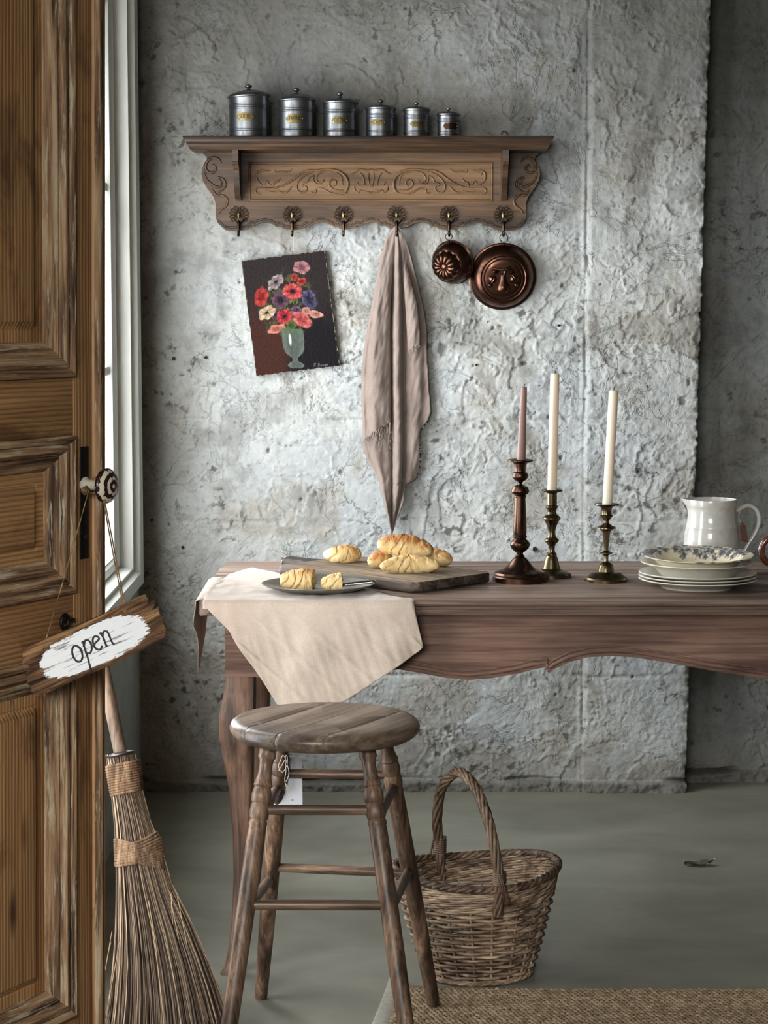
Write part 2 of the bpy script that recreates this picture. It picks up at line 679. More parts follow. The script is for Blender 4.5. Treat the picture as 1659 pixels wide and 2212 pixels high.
_c = k.mix(k.math('MULTIPLY', k.math('MAXIMUM', _dark, _ckl), 0.55), _c, lin((84, 81, 74)))
_nrm = k.bump(_ckl, 0.6, -0.003, _nrm)
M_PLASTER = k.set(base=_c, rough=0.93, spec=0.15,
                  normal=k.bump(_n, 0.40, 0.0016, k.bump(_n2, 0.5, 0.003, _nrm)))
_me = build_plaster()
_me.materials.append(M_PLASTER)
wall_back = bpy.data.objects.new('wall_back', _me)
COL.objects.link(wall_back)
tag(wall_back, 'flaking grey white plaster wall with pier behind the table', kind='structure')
ORG['wall_back'] = Vector((0, 0, 0))

# plain render, the same wall out of the picture, other walls, ceiling
k = NT('grey_render')
_n = k.noise(k.coord(), 6, 6, 0.6)
M_RENDER = k.set(base=k.ramp(_n, [(0.3, lin((84, 83, 78))), (0.7, lin((112, 111, 106)))]), rough=0.9, spec=0.2,
                 normal=k.bump(_n, 0.3, 0.006))
k = NT('limewashed_wall')
_n = k.noise(k.coord(), 9, 5, 0.6)
M_LIME = k.set(base=k.ramp(_n, [(0.3, lin((150, 151, 148))), (0.7, lin((172, 173, 170)))]), rough=0.8, spec=0.25,
               normal=k.bump(_n, 0.12, 0.003))
g = G().box(1.24, 3.4, YB + 0.02, YB + 0.25, 0, ZC)
g.box(XL - 0.2, 1.26, YB + 0.02, YB + 0.25, 2.32, ZC)
g.box(XL - 0.2, 1.26, YB + 0.16, YB + 0.25, -0.02, 2.34)
g.top('wall_back_extension', M_RENDER, (0, 0, 0), 'plain grey render around the flaking plaster', kind='structure', smooth=0)

WY0, WY1, WZ0, WZ1 = 4.36, 5.86, 0.60, 2.80      # outer edge of the window casing
OY0, OY1, OZ0, OZ1 = WY0 + 0.13, WY1 - 0.13, WZ0 + 0.058, WZ1 - 0.058
g = G()
g.box(XL - 0.2, XL, 4.05, OY0, 0, ZC)
g.box(XL - 0.2, XL, OY1, YB + 0.2, 0, ZC)
g.box(XL - 0.2, XL, OY0, OY1, 0, OZ0)
g.box(XL - 0.2, XL, OY0, OY1, OZ1, ZC)
g.box(XL - 0.2, XL, 2.93, 4.05, 2.2, ZC)
g.top('wall_left', M_LIME, (0, 0, 0), 'smooth pale grey painted wall below and around the window', kind='structure', smooth=0)
G().box(-2.2, XL - 0.2, 2.80, 2.93, 0, ZC).box(XL - 0.2, XL - 0.15, 2.80, 2.93, 0, ZC).top(
    'wall_partition', M_LIME, (0, 0, 0), 'pale grey wall carrying the pine door', kind='structure', smooth=0)
G().box(-2.35, -2.2, -1.5, 2.93, 0, ZC).top('wall_side', M_LIME, (0, 0, 0), 'pale grey side wall behind the door', kind='structure', smooth=0)
G().box(3.3, 3.45, -1.5, YB + 0.2, 0, ZC).top('wall_right', M_RENDER, (0, 0, 0), 'grey rendered wall on the far right', kind='structure', smooth=0)
g = G()
g.box(-2.35, -1.86, -1.5, -1.3, 0, ZC)
g.box(-0.14, 3.45, -1.5, -1.3, 0, ZC)
g.box(-1.86, -0.14, -1.5, -1.3, 0, 1.5)
g.box(-1.86, -0.14, -1.5, -1.3, 3.0, ZC)
g.top('wall_front', M_RENDER, (0, 0, 0), 'grey rendered wall with a wide high window', kind='structure', smooth=0)
G().box(-2.35, 3.45, -1.5, YB + 0.25, ZC, ZC + 0.1).top('ceiling', M_RENDER, (0, 0, 0), 'grey plaster ceiling', kind='structure', smooth=0)

G().bbox(-2.2, 3.3, 0.85, 1.05, 1.93, 2.25, 0.01).top('shade_beam_1', wood('shade_beam_oak', (40, 32, 26), (66, 54, 44), (88, 74, 62), 0), (0, 0.95, 1.93), 'dark oak beam, unseen, added to shade the top of the wall', kind='structure')  # added unseen beam, cuts the front light off the upper wall
# ---- concrete floor
k = NT('smooth_concrete')
_a = k.noise(k.coord((1, 1.4, 1)), 2.2, 6, 0.55, 0.3)
_b = k.noise(k.coord((1, 5, 1)), 26, 5, 0.65)
_s = k.noise(k.coord((1, 3, 1)), 70, 3, 0.7)
_col = k.ramp(_a, [(0.3, lin((99, 98, 87))), (0.5, lin((115, 114, 102))), (0.72, lin((129, 128, 115)))])
_col = k.mix(0.15, _col, k.ramp(_b, [(0.3, 0.6), (0.6, 1.05)]), 'MULTIPLY')
_col = k.mix(0.8, _col, k.ramp(_s, [(0.22, 0.35), (0.30, 1.0)]), 'MULTIPLY')
M_FLOOR = k.set(base=_col, rough=k.ramp(_a, [(0.3, 0.62), (0.7, 0.45)]), spec=0.35, normal=k.bump(_b, 0.10, 0.002))
G().box(-2.35, 3.45, -1.5, YB + 0.25, -0.1, 0.0).top('floor', M_FLOOR, (0, 0, 0), 'smooth grey green concrete floor', kind='structure', smooth=0)

# wall plugs and old nails in the plaster
M_NAIL = plain('rusty_iron', (52, 47, 43), 0.6, 0.6)
for (u, v, r) in ((395, 1182, .0042), (328, 1123, .0042), (1155, 1186, .006), (783, 738, .003), (725, 573, .003),
                  (1029, 788, .003), (1207, 703, .0035), (375, 775, .005), (445, 772, .004)):
    p = atY(u, v, YB)
    g = G().lathe([(r, 0), (r, 0.010), (r * 0.75, 0.012), (r * 0.6, 0.009), (0, 0.009)], p + Vector((0, 0.004, 0)), 12,
                  Matrix.Rotation(HP, 3, 'X'))
    g.part('wall_plug', M_NAIL, wall_back)

# ---- window in the left wall
k = NT('white_gloss_paint')
_n = k.noise(k.coord((1, 1, 0.2)), 30, 4, 0.6)
M_WHITE = k.set(base=k.ramp(_n, [(0.3, lin((208, 210, 202))), (0.7, lin((226, 228, 221)))]), rough=0.38, spec=0.45, normal=k.bump(_n, 0.08, 0.001))
win = thing('window_1', (XL, 5.2, 0), 'white wooden casement window beside the open pine door', kind='structure')
mw = Matrix.Translation((XL, 0, 0)) @ Matrix(((0, 1, 0, 0), (1, 0, 0, 0), (0, 0, 1, 0), (0, 0, 0, 1)))
SB = 0.45
G().frame(WY0, WY1, WZ0, WZ1, [(0, -0.01), (0, 0.020), (0.008, 0.026), (0.085, 0.026), (0.095, 0.018), (0.105, 0.006), (0.112, 0.006),
                               (0.118, 0.012), (0.13, 0.012), (0.14, -0.02), (0.15, -0.06)], m=mw, sb=SB).part('casing', M_WHITE, win, 30)
G().frame(WY0, WY1, WZ0, WZ1, [(0.13, -0.060), (0.15, -0.022), (0.20, -0.020), (0.215, -0.026), (0.222, -0.026), (0.235, -0.040),
                               (0.24, -0.055), (0.20, -0.066)], m=mw, sb=SB).part('sash_frame', M_WHITE, win, 30)
GY0, GY1, GZ0, GZ1 = WY0 + 0.235, WY1 - 0.235, WZ0 + 0.106, WZ1 - 0.106
rows = [GZ0, 1.188, 1.658, 2.128, GZ1]
cm = (GY0 + GY1) / 2
for zc in rows[1:-1]:
    G().bbox(XL - 0.062, XL - 0.030, GY0, GY1, zc - 0.012, zc + 0.012, 0.005).part('glazing_bar', M_WHITE, win)
G().bbox(XL - 0.062, XL - 0.030, cm - 0.012, cm + 0.012, GZ0, GZ1, 0.005).part('glazing_bar', M_WHITE, win)
k = NT('window_glass')
_t = k.n('ShaderNodeBsdfTransparent')
_gl = k.n('ShaderNodeBsdfGlossy')
_gl.inputs['Roughness'].default_value = 0.03
_mx = k.n('ShaderNodeMixShader')
_mx.inputs[0].default_value = 0.06
k.link(_t.outputs[0], _mx.inputs[1])
k.link(_gl.outputs[0], _mx.inputs[2])
k.link(_mx.outputs[0], k.t.nodes['Material Output'].inputs['Surface'])
M_GLASS = k.m
for i in range(4):
    for (ya, yb) in ((GY0, cm - 0.012), (cm + 0.012, GY1)):
        za = rows[i] + (0.012 if i else 0)
        zb = rows[i + 1] - (0.012 if i < 3 else 0)
        G().box(XL - 0.050, XL - 0.047, ya, yb, za, zb).part('pane', M_GLASS, win, 0)

# ---- old pine door, ajar
def pine(name, vertical=True, dark=(92, 58, 36), mid=(162, 114, 70), light=(192, 146, 98)):
    k = NT(name)
    sc_ = (1, 1, 0.06) if vertical else (0.06, 1, 1)
    dirn = 'X' if vertical else 'Z'
    base = k.coord(sc_)
    big = k.noise(base, 9, 4, 0.55, 0.5)
    w = k.wave(base, 38, 7.0, 3, 0.5, dirn)
    fb = k.noise(k.coord((1, 1, 0.03) if vertical else (0.03, 1, 1)), 190, 3, 0.6)
    soil = k.noise(k.coord((1, 1, 0.4) if vertical else (0.4, 1, 1)), 11, 5, 0.65, 0.8)
    col = k.ramp(big, [(0.3, lin(mid)), (0.5, lin(light)), (0.75, lin(mid))])
    col = k.mix(0.70, col, k.ramp(w, [(0.0, 0.42), (0.25, 0.85), (0.6, 1.0), (1.0, 1.08)]), 'MULTIPLY')
    col = k.mix(0.45, col, k.ramp(fb, [(0.38, 0.5), (0.58, 1.1)]), 'MULTIPLY')
    col = k.mix(k.ramp(soil, [(0.50, 0.0), (0.66, 0.75)]), col, lin(dark))
    # dark resin streaks and knots
    kn = k.voro(k.coord((1, 1, 0.28) if vertical else (0.28, 1, 1), loc=(0.37, 0, 0.21)), 9)
    col = k.mix(k.ramp(kn, [(0.05, 0.9), (0.13, 0.0)]), col, lin((66, 34, 20)))
    h = k.math('ADD', w, fb)
    return k.set(base=col, rough=0.55, spec=0.35, normal=k.bump(h, 0.35, 0.0012))


M_PINE_V = pine('pine_vertical_grain')
M_PINE_H = pine('pine_horizontal_grain', False)


def stripped(name, vertical=True):
    k = NT(name)
    c1 = k.coord((1, 1, 0.05) if vertical else (0.05, 1, 1))
    a = k.noise(c1, 70, 5, 0.65, 0.4)
    b = k.noise(k.coord((1, 1, 0.07) if vertical else (0.07, 1, 1)), 130, 5, 0.7, 0.3)
    col = k.ramp(a, [(0.36, lin((66, 50, 40))), (0.47, lin((124, 96, 72))), (0.56, lin((164, 132, 100))), (0.66, lin((190, 166, 134)))])
    col = k.mix(k.ramp(b, [(0.55, 0.0), (0.63, 0.7)]), col, lin((196, 188, 162)))
    return k.set(base=col, rough=0.75, spec=0.2, normal=k.bump(a, 0.6, 0.002))


M_MOULD = stripped('stripped_moulding_wood')
k = NT('black_iron')
M_IRON = plain('black_lock_iron', (30, 28, 27), 0.55, 0.7, var=0.5, scale=60, bump=0.3)

DE = Vector((-0.488, 3.696, 0.0))
DANG = math.atan2(-0.883, -0.469)
door = thing('door_1', DE, 'old panelled pine door standing ajar with the open sign', kind='structure')
_dr = Matrix.Rotation(0.0125, 4, 'Y') @ Matrix.Rotation(DANG, 4, 'Z')      # the old door hangs a little out of plumb
door.rotation_euler = _dr.to_euler()
dm = Matrix.Translation(DE) @ _dr
DW, DH, TH = 0.80, 2.12, 0.042
sty = [(0, -TH), (0, -0.007), (0.003, -0.001), (0.008, 0.002), (0.012, 0.000), (0.0145, -0.005), (0.017, -0.001), (0.020, 0.005),
       (0.027, 0.008), (0.034, 0.006), (0.0385, 0.001), (0.041, -0.005), (0.044, -0.001), (0.048, 0.0005), (0.095, 0.0), (0.095, -TH)]
G().prism(sty, 0.012, DH, 'z').part('stile', M_PINE_V, door, 25, local=True)
G().bbox(0.705, DW, -TH, 0, 0.012, DH, 0.002).part('stile', M_PINE_V, door, local=True)
G().prism([(0.0150, -0.004), (0.018, 0.0035), (0.0215, 0.0078), (0.027, 0.0098), (0.0325, 0.0082), (0.0375, 0.003), (0.040, -0.004)],
          0.014, DH - .002, 'z').part('astragal_bead', M_MOULD, door, 60, local=True)
for (za, zb) in ((1.98, DH), (1.149, 1.245), (0.782, 0.883), (0.012, 0.15)):
    G().bbox(0.095, 0.705, -TH, -0.0006, za, zb, 0.0015).part('rail', M_PINE_H, door, local=True)
M_MOULD_H = stripped('stripped_moulding_wood_across', False)
for (za, zb, mat) in ((1.245, 1.98, M_PINE_V), (0.883, 1.149, M_PINE_H), (0.15, 0.782, M_PINE_V)):
    prof = [(0, -0.003), (0.001, 0.006), (0.006, 0.0095), (0.012, 0.006), (0.0145, 0.001), (0.018, 0.004), (0.026, 0.005), (0.031, 0.0),
            (0.034, -0.005), (0.038, -0.003), (0.045, -0.007), (0.054, -0.014), (0.058, -0.017), (0.060, -0.021)]
    # mitred mouldings, one for each side of the panel
    a0, a1 = 0.095, 0.705
    for side in range(4):
        vs, n = [], len(prof)
        for (d, h) in prof:
            q = [(a0 + d, za + d), (a1 - d, za + d), (a1 - d, zb - d), (a0 + d, zb - d)]
            for c in (q[side], q[(side + 1) % 4]):
                vs.append((c[0], h, c[1]))
        fs = [(2 * i, 2 * i + 1, 2 * i + 3, 2 * i + 2) for i in range(n - 1)]
        G().add(vs, fs).part('moulding', M_MOULD if side in (1, 3) else M_MOULD_H, door, 25, local=True)
    G().frame(a0, a1, za, zb, [(0.055, -0.019), (0.078, -0.019), (0.080, -0.020), (0.092, -0.012), (0.094, -0.0115)], fill=True).part(
        'panel', mat, door, 20, local=True)
G().box(0.10, 0.70, -TH + 0.004, -0.030, 0.02, DH - 0.02).part('panel_back', M_PINE_V, door, local=True)
G().bbox(0.055, 0.0775, -0.004, 0.0022, 0.938, 1.128, 0.001).part('lock_plate', M_IRON, door, local=True, label='black iron lock plate')
G().lathe([(0.0, 0), (0.004, 0.0), (0.004, 0.004), (0.0, 0.005)], (0.066, 0.001, 0.975), 12, Matrix.Rotation(-HP, 3, 'X')).part('screw', M_NAIL, door, local=True)

k = NT('chipped_enamel')
_v = k.sep(k.coord())
_r = k.math('SQRT', k.math('ADD', k.math('POWER', k.math('SUBTRACT', _v[0], 0.066), 2.0), k.math('POWER', k.math('SUBTRACT', _v[2], 1.064), 2.0)))
_n = k.noise(k.coord((1, 1, 1)), 130, 3, 0.6)
_rr = k.math('ADD', k.math('MULTIPLY', k.math('SINE', k.math('ADD', k.math('MULTIPLY', _r, 520), 1.2)), 0.16), _n)
_depth = k.ramp(k.math('MULTIPLY', _v[1], 10), [(0.42, 0.0), (0.46, 1.0)])
_f = k.math('MULTIPLY', k.ramp(_rr, [(0.51, 0.0), (0.55, 1.0)]), _depth)
_f = k.math('MAXIMUM', _f, k.ramp(k.math('MULTIPLY', _v[1], 10), [(0.28, 0.85), (0.30, 0.0)]))
M_KNOB = k.set(base=k.mix(_f, lin((44, 22, 18)), lin((214, 206, 186))), rough=0.22, spec=0.5)
kn = G().lathe([(0.013, 0.0), (0.013, 0.004), (0.009, 0.007), (0.0085, 0.030), (0.0105, 0.036), (0.022, 0.038), (0.0285, 0.042), (0.0298, 0.047),
                (0.0280, 0.0505), (0.0262, 0.0515), (0.0235, 0.0555), (0.021, 0.0565), (0.018, 0.0585), (0.010, 0.0605), (0, 0.061)],
               (0.066, 0, 1.064), 40, Matrix.Rotation(-HP, 3, 'X'))
kn.part('knob', M_KNOB, door, 35, local=True, label='dark brown knob with chipped cream rings')
# small iron latch eye on the rail
pl = [(0.128 + 0.010 * math.cos(a), 0.006, 0.838 + 0.012 * math.sin(a)) for a in np.linspace(0, 2 * math.pi, 20)[:-1]]
G().tube(pl, 0.0035, 8, closed=True).bbox(0.10, 0.122, 0.0, 0.007, 0.834, 0.842, 0.002).part('latch_ring', M_IRON, door, local=True)

# ================================================================== THINGS ON THE BACK WALL
def PX(u, v, Y):
    return atY(u, v, Y)


# ---- hand-painted sign hanging from the knob
SC = atY(198.6, 1395, 3.50)
TH_S = math.radians(23.6)
sign = thing('open_sign', SC, 'weathered plank sign painted white with the word open, tied to the door knob', 'sign',
             rot=(0, -TH_S, math.radians(2)))
sm = Matrix.Translation(SC) @ (Matrix.Rotation(math.radians(2), 4, 'Z') @ Matrix.Rotation(-TH_S, 4, 'Y'))
hl, hh = 0.121, 0.0405
out = [(-hl + 0.004, hh - 0.006), (-hl + 0.010, hh), (-0.05, hh + 0.001), (0.03, hh - 0.0005), (hl - 0.016, hh + 0.0025), (hl - 0.006, hh + 0.001),
       (hl - 0.005, hh - 0.009), (hl - 0.010, hh - 0.013), (hl - 0.004, hh - 0.015), (hl + 0.003, hh - 0.012), (hl + 0.001, hh - 0.020),
       (hl - 0.006, hh - 0.024), (hl - 0.001, hh - 0.027), (hl + 0.005, hh - 0.026), (hl + 0.002, hh - 0.037), (hl + 0.005, hh - 0.043),
       (hl + 0.001, hh - 0.052), (hl + 0.002, hh - 0.062), (hl - 0.006, -hh + 0.004), (hl - 0.022, -hh + 0.002), (0.05, -hh + 0.001), (0.01, -hh - 0.001),
       (-0.04, -hh + 0.001), (-hl + 0.014, -hh - 0.001), (-hl + 0.004, -hh + 0.003), (-hl + 0.001, -hh + 0.012), (-hl + 0.004, -hh + 0.020),
       (-hl + 0.0005, -hh + 0.026), (-hl + 0.004, -hh + 0.037), (-hl - 0.002, -hh + 0.045), (-hl + 0.001, -hh + 0.055), (-hl - 0.003, -hh + 0.062),
       (-hl + 0.001, hh - 0.012)]
k = NT('driftwood_sign')
_co = k.coord()
_x = k.sep(_co)
_g1 = k.noise(k.coord((0.08, 1, 1)), 120, 5, 0.65, 0.5)
_g2 = k.noise(k.coord((0.12, 1, 1)), 60, 5, 0.6, 0.5)
_wd = k.ramp(_g2, [(0.36, lin((46, 33, 25))), (0.5, lin((106, 78, 55))), (0.62, lin((162, 126, 88)))])
_wd = k.mix(0.85, _wd, k.ramp(_g1, [(0.38, 0.15), (0.5, 0.9), (0.62, 1.3)]), 'MULTIPLY')
_e = k.math('ADD', k.math('POWER', k.math('ABSOLUTE', k.math('DIVIDE', k.math('SUBTRACT', _x[0], 0.004), 0.094)), 2.8),
            k.math('POWER', k.math('ABSOLUTE', k.math('DIVIDE', k.math('ADD', _x[2], 0.001), 0.0325)), 2.6))
_rag = k.noise(k.coord((0.25, 1, 1)), 330, 3, 0.6)
_e2 = k.math('ADD', _e, k.math('MULTIPLY', k.math('SUBTRACT', _rag, 0.5), 0.9))
_mask = k.ramp(_e2, [(0.92, 1.0), (1.05, 0.0)])
_miss = k.ramp(k.noise(k.coord((0.1, 1, 1)), 190, 4, 0.6), [(0.36, 0.25), (0.43, 1.0)])
_front = k.ramp(k.math('ADD', k.math('MULTIPLY', _x[1], -100), 0.5), [(0.95, 0.0), (1.0, 1.0)])
_mask = k.math('MULTIPLY', k.math('MULTIPLY', _mask, _miss), _front)
M_SIGN = k.set(base=k.mix(_mask, _wd, lin((246, 250, 252))), rough=0.8, spec=0.2, normal=k.bump(_g1, 0.6, 0.0018))
gb = G().prism(out, -0.0072, 0.0072, 'y')
gb.part('board', M_SIGN, sign, 30, local=True)
# lettering: brushed strokes, the same word at the same slant
M_INK = plain('black_sign_paint', (22, 22, 32), 0.5, var=0.1)
strokes = [
    [(-26.5, 6), (-31, 8.5), (-35.5, 6), (-38.5, 0), (-39, -7), (-36.5, -12.5), (-32, -13.5), (-27.5, -10), (-25, -3), (-25.5, 3), (-28, 7)],
    [(-19.5, 7.5), (-17.5, 9), (-18.5, 4), (-19.5, -4), (-20.5, -12), (-22, -20), (-23.5, -28), (-24.5, -33)],
    [(-18, 4), (-14, 9), (-10, 8.5), (-8, 4.5), (-8.5, -1), (-11, -6), (-14.5, -8.5), (-18.5, -8)],
    [(-4.5, -0.5), (0, 1.5), (5.5, 3.5), (5.5, 6.8), (2.5, 9.2), (-2, 7.6), (-4.8, 2), (-5, -4), (-2.6, -8.6), (1.5, -9.6), (5.8, -6.4)],
    [(9.5, 9), (11.8, 10), (12.0, 3), (11.6, -4), (11.2, -10.5)],
    [(12, 5), (15.5, 9.6), (19, 10.2), (21.2, 7), (21.2, 0), (20.8, -6), (22.2, -11.5)],
]
gl_ = G()
rr_ = random.Random(3)
for st_ in strokes:
    pts = catmull([(x * 1.12 / 1000 + 0.010, -0.0078, z * 1.22 / 1000 + 0.002) for x, z in st_], 6)
    rad = [0.0013 + 0.0006 * rr_.random() for _ in pts]
    gl_.tube(pts, rad, 6, flat=(Vector((0, 1, 0)), 0.35))
gl_.part('lettering', M_INK, sign, 60, local=True, label='the word open in black hand lettering')
M_TWINE = wood('jute_twine', (92, 70, 46), (140, 110, 74), (176, 146, 104), 2, 3.0, 0.9, 0.5)
hL = Vector((-0.0735, -0.0095, 0.0275))
hR = Vector((0.0735, -0.0095, 0.0285))
smi = sm.inverted()
kneck = smi @ (dm @ Vector((0.066, 0.022, 1.064)))
knk = smi @ (dm @ Vector((0.066, 0.022, 1.052)))
tw = G()
kl = kneck + Vector((-0.010, -0.006, -0.002))
krr = kneck + Vector((0.010, -0.010, -0.006))
tw.tube(catmull([kl, kl * 0.5 + hL * 0.5 + Vector((0.001, -0.004, 0)), hL], 8), 0.0011, 6)
tw.tube(catmull([krr, krr * 0.5 + hR * 0.5 + Vector((-0.001, -0.004, 0)), hR + Vector((-0.001, 0, 0.001))], 8), 0.0011, 6)
tw.tube(catmull([krr + Vector((0.002, 0, 0.001)), krr * 0.5 + hR * 0.5 + Vector((0.002, -0.003, 0)), hR + Vector((0.0012, 0, 0))], 8), 0.0011, 6)
tw.part('twine', M_TWINE, sign, 60, local=True, label='two strands of jute twine')
loop = G()
loop.tube([kneck + Vector((0.0115 * math.cos(a), -0.006 + 0.010 * math.sin(a), 0.0115 * math.sin(a + .4))) for a in np.linspace(0, 2 * math.pi, 22)[:-1]],
          0.0014, 6, closed=True)
for j in range(3):
    c0 = kneck + Vector((-0.017, -0.010, -0.002))
    loop.tube([c0 + Vector((0.006 * math.cos(a) * (1 - .2 * j), 0.004 * math.sin(a * 2 + j), 0.006 * math.sin(a + j))) for a in np.linspace(0, 2 * math.pi, 18)[:-1]],
              0.0014, 6, closed=True)
loop.part('twine_knot', M_TWINE, sign, 60, local=True)

# ---- carved oak wall shelf
M_OAK = wood('dark_oak', (44, 30, 19), (77, 55, 35), (100, 74, 48), 0, 1.2, 0.42, 0.22, 0.4, 0.5, 0.3)
M_OAK_EDGE = wood('dark_oak_edge', (33, 23, 16), (57, 41, 28), (82, 61, 42), 0, 1.2, 0.38, 0.22, 0.45, 0.5, 0.4)
M_CARVE = wood('carved_oak', (76, 54, 34), (99, 73, 47), (118, 90, 60), 0, 1.2, 0.45, 0.2, 0.35, 0.4, 0.25)
YS = 5.925                                   # front face of the backboard
sh = atY(801, 400, YS)
shelf = thing('wall_shelf', (sh.x, YB, 1.60), 'carved dark oak wall shelf with scalloped lower edge and six brass hooks', 'shelf')
MX = 1602.0
half = [(437, 318), (437, 330), (441, 335), (446, 338), (447, 345), (441, 352), (437, 362), (435, 376), (438, 390), (445, 403), (454, 415),
        (462, 427), (466, 441), (466, 456), (465.5, 470), (470, 481), (479, 490), (486, 496.5), (500, 498), (516, 498), (532, 495.5), (541, 488),
        (545, 487), (549, 489), (557, 483), (572, 479.5), (587, 483.5), (597, 490), (601, 488), (606, 489), (616, 494.5), (633, 497), (651, 494.5),
        (660, 488), (664, 488), (668, 490), (675, 484), (687, 479.5), (699, 479.5), (714, 485), (724, 491), (729, 490), (733, 492.5), (744, 496),
        (758, 494), (770, 487), (774, 487), (778, 489), (787, 482), (801, 479)]
fullpx = half + [(MX - u, v) for (u, v) in reversed(half[:-1])]
outl = [(p.x, p.z) for p in (atY(u, v, YS) for (u, v) in fullpx)]
G().prism(outl, YS, 5.958, 'y').part('backboard', M_OAK, shelf, 30)
# moulded lip that follows the lower scallops
lip = [atY(u, v - 6.5, YS) + Vector((0, -0.0005, 0)) for (u, v) in fullpx if v > 470]
G().tube(lip, 0.0028, 6, flat=(Vector((0, 1, 0)), 0.6)).part('scallop_bead', M_OAK_EDGE, shelf)
# the shelf board, moulded front edge
b0, b1 = atY(393, 293, 5.775), atY(1199, 293, 5.775)
ztop = b0.z
T = 0.0345
pr = [(5.955, ztop), (5.782, ztop), (5.776, ztop - 0.003), (5.7745, ztop - 0.009), (5.777, ztop - 0.015), (5.784, ztop - 0.0175),
      (5.783, ztop - 0.021), (5.787, ztop - 0.027), (5.796, ztop - 0.031), (5.800, ztop - T), (5.955, ztop - T)]
g = G()
nP = len(pr)
vs = []
for (sx, x) in ((-1, b0.x), (1, b1.x)):
    for (y, z) in pr:
        # ends moulded like the front
        ins = max(0.0, (y - 5.7745)) if y < 5.81 else 0.0
        vs.append((x + (-sx) * (max(0, (ztop - z)) * 0.55), y, z))
fs = [tuple(range(nP)), tuple(range(2 * nP - 1, nP - 1, -1))]
for i in range(nP):
    j = (i + 1) % nP
    fs.append((i, i + nP, j + nP, j))
g.add(vs, fs).part('shelf_board', M_OAK_EDGE, shelf, 25)
# side brackets
for uc in (512, MX - 512):
    x = atY(uc, 360, 5.87).x
    zt, zb_ = ztop - T, atY(uc, 433, YS - 0.01).z
    pro = [(YS, zt), (5.80, zt), (5.80, zt - 0.030), (5.806, zt - 0.038), (5.822, zt - 0.042), (5.836, zt - 0.052), (5.846, zt - 0.075), (5.866, zt - 0.105),
           (5.892, zt - 0.125), (5.905, zb_ + 0.012), (5.912, zb_), (YS, zb_)]
    bm = G().prism(pro, x - 0.0075, x + 0.0075, 'x')
    bm.part('bracket', M_OAK_EDGE, shelf, 25)
# sunk panel with raised carving
p0, p1 = atY(541, 431, YS), atY(1061, 354, YS)
G().frame(p0.x, p1.x, p0.z, p1.z, [(-0.006, YS + 0.001), (-0.004, YS - 0.0022), (-0.001, YS - 0.0026), (0.001, YS - 0.0005), (0.002, YS - 0.0012)], fill=True).part(
    'carved_panel', M_CARVE, shelf, 20)


def crop3(x, y):        # a point of the carving, measured on the panel
    return (535 + x / 6.033, 345 + y / 6.033)


leafs = [
    # main stem rising from the left volute to the big scroll
    ([(175, 435), (135, 445), (105, 420), (112, 385), (150, 368), (230, 372), (330, 372), (430, 348), (530, 300), (620, 240), (700, 178), (800, 138),
      (880, 140), (1000, 128), (1100, 132), (1200, 160), (1270, 215), (1305, 290), (1300, 370), (1260, 430), (1200, 448)],
     [7, 9, 11, 12, 12, 12, 12, 13, 14, 14, 14, 13, 12, 15, 18, 19, 19, 18, 17, 14, 9]),
    # inner spiral of the big scroll
    ([(1235, 330), (1225, 240), (1170, 180), (1090, 155), (1000, 155), (930, 180), (895, 225), (900, 275), (940, 300), (985, 285), (985, 255)],
     [6, 8, 10, 11, 11, 11, 11, 10, 10, 9, 8]),
    ([(1240, 400), (1170, 400), (1100, 375), (1060, 330), (1070, 280), (1110, 262), (1150, 285), (1145, 325), (1120, 340)], [8, 10, 12, 13, 13, 12, 11, 10, 9]),
    ([(905, 365), (985, 380), (1060, 425), (1150, 448), (1240, 440), (1310, 435)], [6, 10, 12, 12, 10, 6]),
    # middle fronds
    ([(860, 160), (760, 195), (680, 260), (640, 330), (650, 400), (700, 430), (750, 415), (770, 370), (745, 340), (715, 345)], [8, 11, 12, 12, 12, 12, 11, 10, 9, 8]),
    ([(860, 200), (800, 240), (775, 290), (720, 310), (715, 350)], [7, 9, 10, 9, 6]),
    ([(860, 200), (858, 270), (890, 312), (950, 318)], [7, 9, 10, 8]),
    ([(880, 380), (890, 420), (860, 438), (830, 425)], [7, 10, 10, 7]),
    # left leaves
    ([(190, 330), (140, 290), (112, 230), (125, 170), (170, 142), (240, 150), (300, 140)], [9, 12, 13, 14, 13, 12, 7]),
    ([(170, 205), (165, 165), (215, 160)], [6, 8, 6]),
    ([(330, 345), (345, 305), (390, 280), (425, 238)], [10, 13, 11, 6]),
    ([(225, 330), (235, 285), (265, 285), (275, 318), (310, 325)], [6, 8, 9, 8, 6]),
    ([(355, 130), (360, 162), (430, 155), (500, 160), (545, 150), (580, 122)], [5, 9, 11, 11, 10, 5]),
    ([(240, 405), (320, 425), (400, 415), (440, 430), (500, 425), (545, 385), (575, 350)], [5, 11, 13, 12, 13, 11, 6]),
    # shell, half of it
    ([(1350, 190), (1400, 165), (1440, 135), (1500, 130), (1560, 140), (1600, 128)], [6, 10, 12, 12, 11, 10]),
    ([(1465, 175), (1505, 230), (1525, 335)], [9, 11, 7]),
    ([(1575, 175), (1572, 250), (1590, 355)], [9, 10, 6]),
    ([(1440, 330), (1425, 300), (1400, 300)], [8, 9, 6]),
    ([(1385, 345), (1395, 400), (1440, 425), (1460, 405), (1520, 415), (1600, 430)], [9, 12, 12, 12, 13, 13]),
]
FY = Vector((0, 1, 0))
